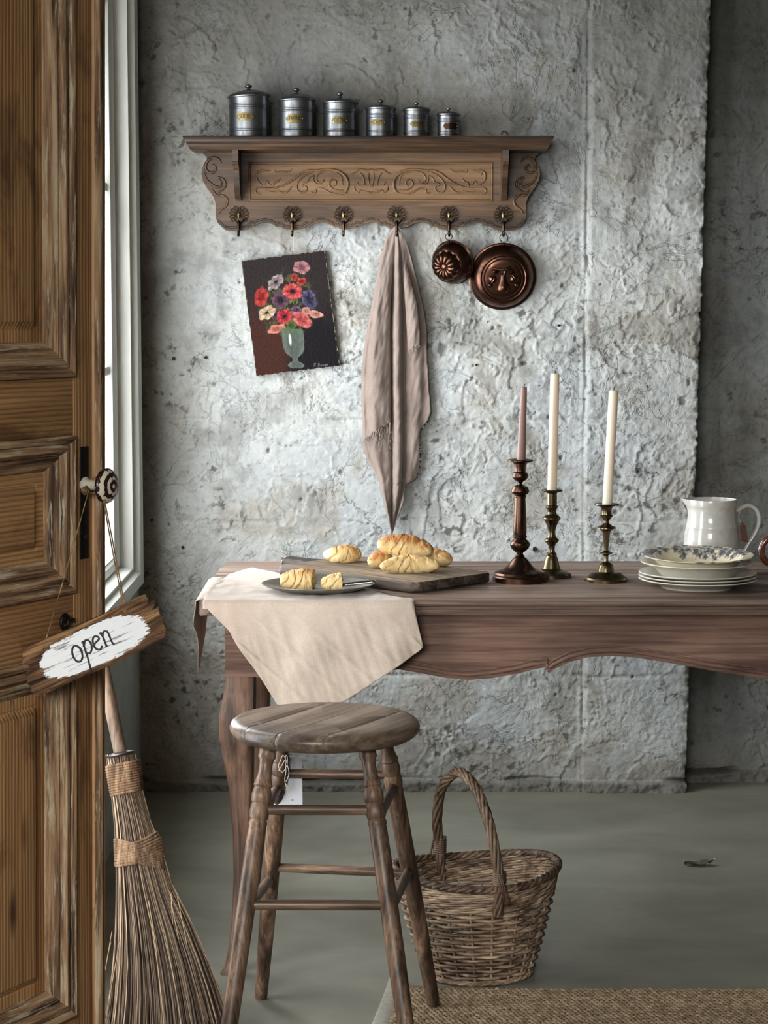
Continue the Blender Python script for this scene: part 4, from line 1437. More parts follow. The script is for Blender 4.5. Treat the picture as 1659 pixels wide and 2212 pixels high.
def towel_depth(v, s, seed=0):
    uL, uR = lerp_table(tA_, v)
    u = uL + (uR - uL) * s
    g_ = min(1.0, (v - 489) / 140.0)
    e_ = min(1.0, max(0.0, (1158 - v) / 110.0))
    v1, v2, v3 = lerp_table(V1, v)[0], lerp_table(V2, v)[0], lerp_table(V3, v)[0]
    y = 0.012 + 0.014 * g_
    lft = max(0.0, min(1.0, (u - uL) / max(4, v1 - uL)))
    if u < v1:
        y += 0.022 * g_ * math.sin(math.pi * min(1, lft * 0.9 + 0.08)) ** 0.8
        y += 0.006 * g_ * math.exp(-((lft - 0.30 - 0.1 * math.sin(v / 110.0)) / 0.16) ** 2)
    w = max(2.0, (v2 - v1) / 2)
    y += 0.034 * g_ * e_ * math.exp(-(abs(u - (v1 + v2) / 2) / (w * 0.80)) ** 3)
    y -= 0.014 * g_ * e_ * math.exp(-((u - v1 + 1) / 2.6) ** 2)
    y -= 0.008 * g_ * e_ * math.exp(-((u - v2 - 1) / 3.5) ** 2)
    if u > v2:
        r_ = min(1.0, (u - v2) / max(4, v3 - v2))
        y += 0.012 * g_ * math.sin(math.pi * r_ * 0.75) - 0.010 * g_ * min(1.0, max(0.0, (u - v3) / 10))
    y += 0.004 * g_ * math.exp(-((u - uL - 4) / 2.5) ** 2)
    y += 0.007 * float(gnoise(u / 22.0 + seed, v / 80.0, 401 + seed)) + 0.0035 * float(gnoise(u / 7.0 + v / 30.0, v / 26.0, 405 + seed))
    return y


towel = thing('linen_towel', atY(857, 492, YB - 0.03), 'crumpled taupe linen towel hanging from the fourth hook, edges frayed', 'towel')
rows_, nu = [], 64
vv = np.linspace(489, 1158, 150)
for v in vv:
    uL, uR = lerp_table(tA_, v)
    jit = 1.2 * float(gnoise(v / 9.0, 0.3, 411)) if v > 700 else 0
    row = []
    for i in range(nu):
        s = i / (nu - 1)
        y = YB - towel_depth(v, s) - (0.042 * math.exp(-((v - 489) / 40.0)))
        row.append(atY(uL + jit + (uR - uL) * s, v, y))
    rows_.append(row)
tg = G().grid(rows_, nu, len(vv))
main_t = tg.part('cloth', M_TOWEL, towel, 0)
main_t.data.polygons.foreach_set('use_smooth', [True] * len(main_t.data.polygons))
md = main_t.modifiers.new('thickness', 'SOLIDIFY')
md.thickness = 0.0014
md.offset = 0


def towel_flap(fn_range, top, dy, name):
    rows = []
    n_ = 30
    for j in range(70):
        t = j / 69
        row = []
        for i in range(n_):
            s = i / (n_ - 1)
            u, v, yo = fn_range(s, t)
            row.append(atY(u, v, YB - yo - dy * min(1, t * 4)))
        rows.append(row)
    o = G().grid(rows, n_, 70).part(name, M_TOWEL, towel, 0)
    o.data.polygons.foreach_set('use_smooth', [True] * len(o.data.polygons))
    m = o.modifiers.new('thickness', 'SOLIDIFY')
    m.thickness = 0.0014
    return o


def flapL(s, t):
    v0 = 540
    v1 = 913 + 42 * (1 - s) ** 1.3 + 2.5 * math.sin(s * 31) + 2 * math.sin(s * 73)
    v = v0 + (v1 - v0) * t
    uL, uR = lerp_table(tA_, v)
    ue = lerp_table(V1, v)[0] - 2
    u = uL - 0.8 + (ue - uL) * s
    return u, v, towel_depth(v, (u - uL) / (uR - uL)) + 0.003


def flapR(s, t):
    v0 = 560
    v1 = 744 + 14 * (1 - s) + 3 * math.sin(s * 23) + 2 * math.sin(s * 61)
    v = v0 + (v1 - v0) * t
    uL, uR = lerp_table(tA_, v)
    u0, u1 = lerp_table(V2, v)[0] + 10 * t, lerp_table(V3, v)[0] + 2
    u = u0 + (u1 - u0) * s
    return u, v, towel_depth(v, (u - uL) / (uR - uL)) + 0.004


towel_flap(flapL, 560, 0.014, 'folded_edge')
towel_flap(flapR, 560, 0.016, 'folded_edge')
fr = G()
rr_ = random.Random(5)
for i in range(46):
    s = rr_.random()
    u, v, yo = flapL(s, 1.0)
    L = rr_.choice([6, 9, 12, 18, 30, 45]) * (0.4 + rr_.random())
    pts = [atY(u + rr_.uniform(-4, 6) * k_ / 4, v + L * k_ / 4, YB - yo - 0.016 + 0.001 * rr_.uniform(-1, 1)) for k_ in range(5)]
    fr.tube(catmull(pts, 2), 0.00035, 4)
for i in range(26):
    u, v, yo = flapR(rr_.random(), 1.0)
    pts = [atY(u + rr_.uniform(-2, 2) * k_ / 3, v + 6 * k_ / 3 * rr_.random(), YB - yo - 0.018) for k_ in range(4)]
    fr.tube(pts, 0.00035, 4)
for i in range(60):
    v = rr_.uniform(905, 1060)
    uL, uR = lerp_table(tA_, v)
    side = rr_.random() < 0.6
    u = uL if side else uR
    pts = [atY(u + (-1 if side else 1) * 5 * rr_.random() * k_ / 3, v + 5 * rr_.random() * k_ / 3, YB - 0.035) for k_ in range(4)]
    fr.tube(pts, 0.0003, 4)
fr.part('frayed_threads', plain('linen_thread', (176, 160, 148), 0.9, var=0.1), towel, kind='stuff')

# ================================================================== THE TABLE
ZT = 0.775
TYF = atZ(1000, 1300, ZT).y          # front edge of the top
TYB = atZ(1000, 1212, ZT).y          # back edge
TXL = -0.372
TXR = 2.05
M_TTOP = wood('table_top_wood', (74, 58, 49), (116, 96, 84), (142, 122, 108), 0, 1.0, 0.50, 0.25, 0.35, 0.5, 0.3)
M_TWOOD = wood('table_wood', (78, 56, 47), (114, 86, 73), (134, 106, 91), 0, 1.0, 0.55, 0.25, 0.3, 0.5, 0.3)
M_TLEG = wood('table_leg_wood', (68, 50, 41), (110, 84, 68), (136, 108, 88), 2, 1.0, 0.52, 0.25, 0.35, 0.5, 0.4)
table = thing('farmhouse_table', ((TXL + TXR) / 2, (TYF + TYB) / 2, 0), 'long brown wooden table with a carved apron and curved legs', 'table')
TT = 0.030
ys = [TYF, atZ(1000, 1294, ZT).y, atZ(1000, 1267, ZT).y, atZ(1000, 1242, ZT).y, atZ(1000, 1226, ZT).y, TYB]
rc = 0.035


def plank(y0, y1, x0, x1, z0, z1, name='plank', front=False):
    g = G()
    if front:
        # moulded nosing: half round over a groove and a fillet
        prof = [(y1, z0), (y0 + 0.016, z0), (y0 + 0.006, z0 + 0.002), (y0 + 0.002, z0 + 0.008), (y0 + 0.001, z0 + 0.013), (y0 + 0.006, z0 + 0.0155), (y0 + 0.007, z0 + 0.018), (y0 + 0.003, z0 + 0.021),
                (y0 + 0.001, z0 + 0.025), (y0 + 0.004, z1 - 0.001), (y0 + 0.010, z1), (y1, z1)]
        n_ = len(prof)
        vs = []
        for x in (x0, x1):
            for (y, z) in prof:
                sh_ = max(0.0, (y0 + rc) - y)
                dx_ = (rc - math.sqrt(max(0, rc * rc - sh_ * sh_))) if sh_ > 0 else 0
                vs.append((x + (dx_ if x == x0 else -dx_), y, z))
        fs = [tuple(range(n_)), tuple(range(2 * n_ - 1, n_ - 1, -1))]
        for i in range(n_):
            j = (i + 1) % n_
            fs.append((i, i + n_, j + n_, j))
        g.add(vs, fs)
    else:
        g.bbox(x0, x1, y0 + 0.0006, y1 - 0.0006, z0, z1, 0.0014, 2)
    return g.part(name, M_TTOP, table, 30)


plank(ys[0], ys[1] - 0.0005, TXL, TXR, ZT - TT, ZT, front=True)
for a, b in zip(ys[1:-1], ys[2:]):
    plank(a, b, TXL + (0.004 if b < TYB else 0.012), TXR, ZT - TT, ZT - 0.0006 * random.random())
# apron, scalloped
AY = TYF + 0.045
half = [(487, 1462), (560, 1463), (640, 1463), (720, 1459), (800, 1452), (862, 1446), (920, 1456), (960, 1464), (1010, 1469), (1060, 1465), (1110, 1457), (1150, 1447), (1180, 1441), (1183, 1452), (1186, 1454), (1196, 1446), (1230, 1430),
        (1270, 1420), (1320, 1417), (1370, 1420), (1440, 1431), (1540, 1449), (1659, 1467), (1760, 1476)]
lo = [atY(u, v, AY) for (u, v) in half]
xc = (TXL + TXR) / 2
pts = [(p.x, p.z) for p in lo if p.x < xc]
pts = pts + [(2 * xc - x, z) for (x, z) in reversed(pts)]
zt_ = ZT - TT
xa0, xa1 = pts[0][0], pts[-1][0]
G().prism([(xa0, zt_)] + pts + [(xa1, zt_)], AY, AY + 0.024, 'y').part('front_apron', M_TWOOD, table, 25)
bead = [Vector((x, AY - 0.0005, z + 0.011)) for (x, z) in pts if xa0 + 0.03 < x < xa1 - 0.03]
G().tube(bead, 0.0042, 8, flat=(FY, 0.7)).part('apron_bead', M_TWOOD, table, 50)
G().tube([p + Vector((0, 0.0004, 0.0085)) for p in bead], 0.0026, 8, flat=(FY, 0.7)).part('apron_bead', M_TWOOD, table, 50)
G().bbox(TXL + 0.07, TXR - 0.07, TYB - 0.07, TYB - 0.046, zt_ - 0.13, zt_, 0.002).part('back_apron', M_TWOOD, table)
for x in (TXL + 0.052, TXR - 0.076):
    G().bbox(x, x + 0.024, AY + 0.03, TYB - 0.05, zt_ - 0.135, zt_, 0.003).part('end_apron', M_TWOOD, table)
legt = [(1331, 487, 553), (1480, 487, 553), (1520, 479, 553), (1550, 474, 552), (1590, 474, 550), (1640, 483, 549), (1700, 493, 548), (1800, 502, 546), (1900, 504, 541), (1980, 501, 534),
        (2050, 493, 526), (2090, 484, 521), (2112, 477, 517), (2122, 476, 515), (2133, 478, 513)]
YL = AY + 0.024
prof = []
for (v, a, b) in legt:
    pa, pb = atY(a, v, YL), atY(b, v, YL)
    prof.append((max(0.0, pa.z), pa.x, pb.x))
prof[-1] = (0.0, prof[-1][1], prof[-1][2])
z0_, a0_, b0_ = prof[0]
c0x = (a0_ + b0_) / 2


def leg_mesh(sx, sy, cx, cy):
    rows = []
    tab = [(-z, (a + b) / 2 - c0x, (b - a) / 2) for (z, a, b) in prof]
    zz = np.linspace(z0_, 0.0, 60)
    n_ = 20
    for z in zz:
        off, w = lerp_table(tab, -z)
        row = []
        pw_ = 5.0 if z > 0.52 else 3.2
        for k_ in range(n_):
            a = 2 * math.pi * k_ / n_ + math.pi / 4
            ca, sa = math.cos(a), math.sin(a)
            q = (abs(ca) ** pw_ + abs(sa) ** pw_) ** (-1 / pw_)
            row.append(Vector((cx + sx * (off + 0) + w * q * ca, cy + sy * off * 0.9 + w * q * sa, z)))
        rows.append(row)
    g = G().grid(rows, n_, len(rows), True)
    g.f.append(tuple(range(n_)))
    g.f.append(tuple((len(rows) - 1) * n_ + k_ for k_ in range(n_))[::-1])
    return g


lw = (b0_ - a0_) / 2
for (sx, sy, cx, cy) in ((1, 1, c0x, YL - 0.022 + lw), (1, -1, c0x + 0.004, TYB - 0.04 - lw + 0.022), (-1, 1, TXL + TXR - c0x, YL - 0.022 + lw), (-1, -1, TXL + TXR - c0x, TYB - 0.04 - lw + 0.022)):
    leg_mesh(sx, sy, cx, cy).part('leg', M_TLEG, table, 50)

# ---- linen cloth over the table corner
M_CLOTH = linen('oatmeal_linen', (169, 153, 138), (186, 171, 157), 0.8)
cloth = thing('table_linen', (-0.15, TYF, ZT), 'creased oatmeal linen cloth draped diagonally over the table corner', 'tablecloth')
cback = atZ(545, 1228, ZT)
cfl = Vector((TXL + 0.001, TYF, ZT))
cfr = atZ(893, 1303, ZT)
HY = TYF - 0.007


def drop_v(u):
    return lerp_table([(437, 1303), (455, 1322), (495, 1362), (515, 1398), (560, 1460), (598, 1521), (625, 1530), (680, 1533), (740, 1517), (800, 1478), (860, 1438), (905, 1406), (914, 1397)], u)[0]


ncol = 90
cols_, nr_t, nr_d = [], 46, 46
us = np.linspace(438, 914, ncol)
rows_ = []
for u in us:
    x = atY(u, 1320, HY).x
    # back end of this thread line on the table top
    if x < cback.x:
        t = (x - cfl.x) / (cback.x - cfl.x)
        t = max(0, t)
        yb = TYF + 0.002 + (cback.y - 0.12 - TYF) * min(1, t * 2.2) ** 0.8 + 0.12 * max(0, min(1, (t - 0.45) / 0.55))
    else:
        t = (x - cback.x) / (cfr.x - cback.x)
        yb = cback.y + (TYF + 0.004 - cback.y) * min(1, t)
    col = []
    zstart = 0.0
    if x > cfr.x:
        zstart = (x - cfr.x) / max(1e-6, (atY(914, 1397, HY).x - cfr.x))
    for j in range(nr_t):
        q = j / (nr_t - 1)
        y = yb + (TYF + 0.004 - yb) * q
        n1 = float(gnoise(x * 22, y * 22, 421))
        n2 = float(gnoise(x * 60 + y * 20, y * 45, 425))
        edge = min(1.0, (1 - q) * 3 + 0.0)
        z = ZT + 0.0016 + max(0, 0.0045 * (0.4 + n1) + 0.0022 * n2) * min(1, 0.35 + edge)
        if x > cfr.x:
            z = None
        elif y > TYF + 0.30:
            z = min(z, ZT + 0.0017)
        col.append((x, y, z))
    zb = atY(u, drop_v(u), HY).z
    z1 = ZT - 0.012
    if x > cfr.x:
        z1 = ZT - 0.012 - zstart * (ZT - 0.012 - atY(914, 1397, HY).z)
    pts = []
    if x <= cfr.x:
        pts = [Vector(p) for p in col]
        pts += [Vector((x, TYF - 0.002, ZT + 0.0012)), Vector((x, TYF - 0.0055, ZT - 0.004))]
    else:
        pts = [Vector((x, HY - 0.002, z1 + 0.006 * (1 - zstart)))] * (nr_t + 2)
    for j in range(nr_d):
        q = (j + 0.0) / (nr_d - 1)
        z = z1 + (min(zb, z1 - 0.0005) - z1) * q
        dn = ZT - z
        f1 = 0.0035 * math.sin(x * 22 + 1.0 + dn * 5) * min(1, dn * 7) + 0.0012 * math.sin(x * 60 + dn * 11) * min(1, dn * 6)
        n1 = 0.006 * float(gnoise(x * 14, z * 14, 431)) * min(1, dn * 8)
        cr = 0.0030 * float(gnoise((x + z * 0.35) * 75, z * 5, 435)) * min(1, dn * 10) + 0.0028 * max(0, 1 - abs(((x * 0.8 + z * 0.9) * 14) % 1 - 0.5) * 14) * min(1, dn * 9)
        pts.append(Vector((x, HY - 0.002 - abs(f1) - n1 - cr - 0.02 * dn, z)))
    rows_.append(pts)
g = G().grid(rows_, len(rows_[0]), ncol)
o = g.part('drape', M_CLOTH, cloth, 0)
o.data.polygons.foreach_set('use_smooth', [True] * len(o.data.polygons))
m_ = o.modifiers.new('thickness', 'SOLIDIFY')
m_.thickness = 0.0012
m_.offset = 1
# corner hanging over the end of the table
rows_ = []
ya, yb2 = TYF + 0.03, cback.y - 0.16
tip = atY(432, 1457, TYF + 0.20)
for i in range(26):
    s = i / 25
    y = ya + (yb2 - ya) * s
    top = Vector((TXL + 0.004, y, ZT + 0.0016))
    zl = 0.055 + (ZT - tip.z - 0.055) * (1 - abs(s - 0.55) / 0.55) ** 1.2 if s < 1 else 0.03
    row = [top + Vector((0.03, 0, 0.0012)), top]
    for j in range(22):
        q = j / 21
        out_ = 0.004 + 0.007 * q * q + 0.004 * math.sin(s * 9 + q * 3) * q
        row.append(Vector((TXL - out_ - 0.002, y + 0.05 * q * (0.45 - s), ZT - 0.003 - zl * q)))
    rows_.append(row)
o = G().grid(rows_, 24, 26).part('hanging_corner', M_CLOTH, cloth, 0)
o.data.polygons.foreach_set('use_smooth', [True] * len(o.data.polygons))
m_ = o.modifiers.new('thickness', 'SOLIDIFY')
m_.thickness = 0.0012

# ---- cutting board
BT = 0.021
zbt = ZT + BT + 0.002
A_ = atZ(597, 1222, zbt)
B_ = atZ(897, 1260, zbt)
D_ = atZ(1060, 1236, zbt)
ux = (B_ - A_)
BL = ux.length
ux.normalize()
uy = Vector((-ux.y, ux.x, 0))
BW = abs((D_ - B_).dot(uy))
M_BOARD = wood('chopping_board_wood', (90, 77, 63), (130, 113, 94), (158, 139, 117), 0, 1.0, 0.65, 0.3, 0.25, 0.55, 0.45)
M_BOARD_E = wood('chopping_board_dark_edge', (38, 32, 29), (66, 57, 50), (118, 102, 88), 0, 1.0, 0.6, 0.4, 0.3, 0.6, 0.5)
bo = A_ + ux * (BL / 2) + uy * (BW / 2)
bo.z = ZT + 0.0032
bang = math.atan2(ux.y, ux.x)
board = thing('cutting_board', bo, 'old wooden cutting board with dark worn edges holding five croissants', 'cutting board', rot=(0, 0, bang))
hx, hy = BL / 2, BW / 2
ol = []
for (cx, cy, a0) in ((hx - .022, hy - .022, 0), (-hx + .02, hy - .02, 90), (-hx + .02, -hy + .02, 180), (hx - .022, -hy + .022, 270)):
    for kq in range(6):
        a = math.radians(a0 + kq * 18)
        ol.append((cx + .022 * math.cos(a), cy + .022 * math.sin(a)))
g = G()
n_ = len(ol)
lay = [(0.986, 0.0), (1.0, 0.003), (1.0, BT - 0.003), (0.992, BT - 0.0004)]
vs = [(x * s, y * s, z) for (s, z) in lay for (x, y) in ol]
fs = [(i * n_ + kq, i * n_ + (kq + 1) % n_, (i + 1) * n_ + (kq + 1) % n_, (i + 1) * n_ + kq) for i in range(3) for kq in range(n_)]
fs.append(tuple(range(n_))[::-1])
g.add(vs, fs).part('edge', M_BOARD_E, board, 40, local=True)
G().add([(x * 0.992, y * 0.992, BT - 0.0004) for x, y in ol] + [(x * 0.97, y * 0.97, BT) for x, y in ol],
        [(kq, (kq + 1) % n_, (kq + 1) % n_ + n_, kq + n_) for kq in range(n_)] + [tuple(range(n_, 2 * n_))]).part('top_face', M_BOARD, board, 60, local=True)
hp = [(-hx + 0.004, -0.045), (-hx - 0.012, -0.028), (-hx - 0.04, -0.022), (-hx - 0.092, -0.021), (-hx - 0.100, -0.014), (-hx - 0.100, 0.014), (-hx - 0.092, 0.021), (-hx - 0.04, 0.022), (-hx - 0.012, 0.028), (-hx + 0.004, 0.045)]
G().prism(hp, 0.002, BT - 0.001, 'z').part('handle', M_BOARD_E, board, 30, local=True)
M_STRING = plain('white_string', (214, 206, 190), 0.9, var=0.1)
G().tube([(-hx - 0.088 + 0.001 * math.sin(5 * a), 0.0235 * math.cos(a), BT / 2 + 0.0125 * math.sin(a)) for a in np.linspace(0, 2 * math.pi, 26)[:-1]], 0.0009, 6, closed=True).part('string_loop', M_STRING, board, local=True)
ZB = ZT + 0.0032 + BT

# ---- croissants
k = NT('croissant_crust')
_n = k.noise(k.coord(), 140, 4, 0.65)
_n2 = k.noise(k.coord((1, 1, 1)), 420, 3, 0.6)
_c = k.mix(0.35, k.attr(), k.ramp(_n, [(0.3, 0.65), (0.7, 1.15)]), 'MULTIPLY')
M_CRUST = k.set(base=_c, rough=0.55, spec=0.3, normal=k.bump(_n2, 0.3, 0.0008, k.bump(_n, 0.35, 0.0015)), sss=0.05)
cr_i = 0


def croissant(loc, rotz, L, R, bend, seed, label, s0=-1.0, s1=1.0, tilt=0.0, roll=0.0, nseg=2.7, brown=1.0, hook=0.0, fat=0.62):
    ns, nt = 110, 44
    vs, cols = [], []
    pale, gold, brn = linA((222, 194, 140)), linA((208, 166, 104)), linA((176, 116, 68))
    for i in range(ns):
        s = s0 + (s1 - s0) * i / (ns - 1)
        ax = Vector((L / 2 * s, bend * s * s + hook * max(0, s) ** 3, 0))
        tx = Vector((L / 2, 2 * bend * s + 3 * hook * max(0, s) ** 2, 0)).normalized()
        ny = Vector((-tx.y, tx.x, 0))
        rb_ = R * (0.16 + 0.84 * max(0.0, math.cos(min(1, abs(s)) * math.pi / 2)) ** fat)
        for j in range(nt):
            th = 2 * math.pi * j / nt
            wp = 0.55 * float(gnoise(s * 1.7 + seed * 2.1, math.cos(th) * 0.9 + seed, 439)) + 0.25 * float(gnoise(s * 3 + seed, math.sin(th) * 1.4 + seed, 437))
            ph_ = abs(s) ** 0.9 * nseg + 0.15 + 1.3 * wp + 0.75 * math.cos(th - 0.9)
            fr_ = ph_ - math.floor(ph_)
            rid = 0.15 * fr_ ** 2.5 - 0.04
            fine = 0.014 * math.sin(ph_ * 2 * math.pi * 5 + 3 * wp)
            nz = 0.085 * float(gnoise(s * 5 + seed * 3.3, th * 1.3, 441)) + 0.03 * float(gnoise(s * 16 + seed, th * 4, 445))
            r = rb_ * (1 - rid + fine * 0.6 + nz)
            y, z = r * math.cos(th), r * 0.92 * math.sin(th)
            zf = -R * 0.66
            if z < zf:
                z = zf + (z - zf) * 0.12
            p = ax + ny * y + Vector((0, 0, z - zf))
            vs.append(p)
            up = math.sin(th)
            bk = max(0, min(1, (0.05 + 0.85 * up) * (1 - 0.6 * fr_ ** 3) + 0.5 * float(gnoise(s * 4 + seed * 2, th * 1.2, 449)))) * brown
            gr = max(0, (fr_ - 0.8) / 0.2)
            c = pale + (gold - pale) * min(1, bk * 1.3)
            c = c + (brn - c) * max(0, min(1, (bk - 0.48) * 1.7))
            c = c + (pale - c) * 0.55 * gr
            cols.append(c)
    m = Matrix.Rotation(rotz, 3, 'Z') @ Matrix.Rotation(tilt, 3, 'Y') @ Matrix.Rotation(roll, 3, 'X')
    loc = Vector(loc)
    g = G()
    g.add([m @ p + loc for p in vs], [(i * nt + j, i * nt + (j + 1) % nt, (i + 1) * nt + (j + 1) % nt, (i + 1) * nt + j) for i in range(ns - 1) for j in range(nt)])
    cut0, cut1 = s0 > -0.95, s1 < 0.95
    for (flag, base, ii) in ((True, 0, 0), (True, (ns - 1) * nt, ns - 1)):
        c = sum((Vector(vs[base + j]) for j in range(nt)), Vector()) / nt
        isr = (ii == 0 and cut0) or (ii and cut1)
        if isr:   # torn end: ragged crumb
            prev = [base + j for j in range(nt)]
            for rr__ in (0.8, 0.5, 0.25):
                new = []
                for j in range(nt):
                    q = Vector(vs[base + j])
                    p = c + (q - c) * rr__
                    d = 0.006 * float(gnoise(p.y * 120 + seed, p.z * 120, 455)) + (0.004 if ii else -0.004) * (1 - rr__)
                    p = p + Vector((d, 0, 0))
                    g.v.append(tuple(m @ p + loc))
                    cols.append(linA((226, 202, 146)) * (0.8 + 0.35 * float(gnoise(p.y * 200, p.z * 200, 457))))
                    new.append(len(g.v) - 1)
                for j in range(nt):
                    g.f.append((prev[j], prev[(j + 1) % nt], new[(j + 1) % nt], new[j]))
                prev = new
            g.f.append(tuple(prev))
        else:
            g.f.append(tuple(base + j for j in range(nt)))
    return g.top('croissant', M_CRUST, loc, label, 'croissant', 'croissants on the table', smooth=70, cols=np.clip(np.array(cols), 0.01, 1))


def onb(u, v, z=None):
    return atZ(u, v, ZB if z is None else z)


p = onb(746, 1214)
croissant((p.x, p.y, ZB), math.radians(200), 0.066, 0.0235, -0.016, 1, 'single curled croissant lying alone on the left of the cutting board', nseg=2.3, hook=-0.02, fat=0.40)
pf_ = onb(884, 1236)
croissant((pf_.x, pf_.y, ZB), math.radians(4), 0.122, 0.0235, -0.024, 2, 'pale croissant at the front of the pile, its tips towards the board edge', brown=0.55)
pl_ = onb(826, 1226)
croissant((pl_.x - 0.003, pl_.y + 0.022, ZB), math.radians(66), 0.085, 0.0215, 0.008, 3, 'croissant end on at the left of the pile', brown=1.4, nseg=2.4, fat=0.5)
pr_ = onb(930, 1226)
croissant((pr_.x + 0.006, pr_.y + 0.040, ZB), math.radians(-28), 0.095, 0.0235, -0.014, 4, 'croissant at the right of the pile, half behind the front one', nseg=2.5, fat=0.5)
pt_ = atZ(874, 1212, ZB + 0.026)
croissant((pt_.x, pf_.y + 0.048, ZB + 0.030), math.radians(-4), 0.116, 0.0285, -0.016, 5, 'plump browned croissant on top of the pile', nseg=2.4, tilt=math.radians(7), brown=1.5, fat=0.5)

# ---- pewter plate, half eaten croissant and butter knife
k = NT('pewter')
_n = k.noise(k.coord(), 30, 5, 0.6)
M_PEWTER = k.set(base=k.ramp(_n, [(0.3, lin((132, 130, 120))), (0.7, lin((172, 169, 158)))]), metal=0.75, rough=k.ramp(_n, [(0.3, 0.48), (0.7, 0.33)]))
zp = ZT + 0.0075
pfr = atZ(688, 1289, zp)
pbk = atZ(688, 1246, zp + 0.012)
ph_y = (pbk.y - pfr.y) / 2
pcen = Vector((atZ(687, 1268, zp + 0.008).x, pfr.y + ph_y, zp))
pr_x = 0.5 * (atZ(811, 1266, zp + 0.01).x - atZ(565, 1266, zp + 0.01).x)
prof = [(0, 0.0), (0.70, 0.0), (0.80, 0.004), (0.95, 0.0095), (1.0, 0.0125), (1.003, 0.0140), (0.985, 0.0142), (0.95, 0.0120), (0.80, 0.0068), (0.70, 0.0026), (0.60, 0.0020), (0, 0.0018)]
g = G().lathe(prof, (0, 0, 0), 72)
g.v = [(pcen.x + x * pr_x, pcen.y + y * max(ph_y, pr_x * 0.80), pcen.z + z) for x, y, z in g.v]
g.top('pewter_plate', M_PEWTER, pcen, 'round pewter plate with a torn croissant on the linen cloth', 'plate', smooth=40)
zpl = zp + 0.0022
q1 = atZ(648, 1272, zpl)
croissant((q1.x + 0.012, q1.y, zpl), math.radians(176), 0.105, 0.0265, 0.006, 6, 'torn half croissant with browned top on the pewter plate', s0=-0.30, s1=0.98, nseg=2.6, fat=0.45)
q2 = atZ(728, 1274, zpl)
croissant((q2.x + 0.012, q2.y, zpl), math.radians(10), 0.092, 0.0220, 0.0, 7, 'small pale torn piece of croissant on the pewter plate', s0=-0.98, s1=-0.10, nseg=2.6, brown=0.45, fat=0.45)
M_SILVER = plain('table_silver', (196, 194, 188), 0.16, 1.0, var=0.3, scale=40, bump=0.03)
kn0, kn1 = atZ(752, 1262, zpl + 0.012), atZ(806, 1256, zpl + 0.018)
kd = (kn1 - kn0)
kpts = catmull([kn0 + Vector((-0.02, 0.004, -0.003)), kn0, kn0 + kd * 0.5, kn1, kn1 + kd * 0.12], 6)
knife = thing('butter_knife', kn0, 'silver knife resting on the rim of the pewter plate', 'knife')
G().tube(kpts, [0.006, 0.0075, 0.0085, 0.0090, 0.0093, 0.0095, 0.0096] + [0.0098] * 12 + [0.0092, 0.0085, 0.0072, 0.006, 0.0045, 0.002], 14, flat=(Vector((0, 0, 1)), 0.42)).part('handle', M_SILVER, knife, 60)
G().tube([kpts[0] + Vector((-0.032, 0.006, -0.004)), kpts[0] + Vector((-0.015, 0.003, -0.001)), kpts[0]], [0.004, 0.006, 0.006], 10, flat=(Vector((0, 0, 1)), 0.2)).part('blade', M_SILVER, knife, 60)

# ---- candlesticks and candles
M_BRONZE = plain('dark_red_bronze', (78, 57, 47), 0.30, 1.0, var=0.45, scale=40, bump=0.05)
M_OLIVE = plain('olive_brass', (100, 88, 66), 0.30, 1.0, var=0.5, scale=45, bump=0.05)
M_WAX = NT('ivory_wax').set(base=lin((228, 222, 200)), rough=0.45, spec=0.4, sss=0.25)
M_WAXP = NT('dusty_pink_wax').set(base=lin((128, 103, 95)), rough=0.5, spec=0.3, sss=0.08)
M_WICK = plain('burnt_wick', (24, 22, 20), 0.9, var=0.1)
KC = 4.336


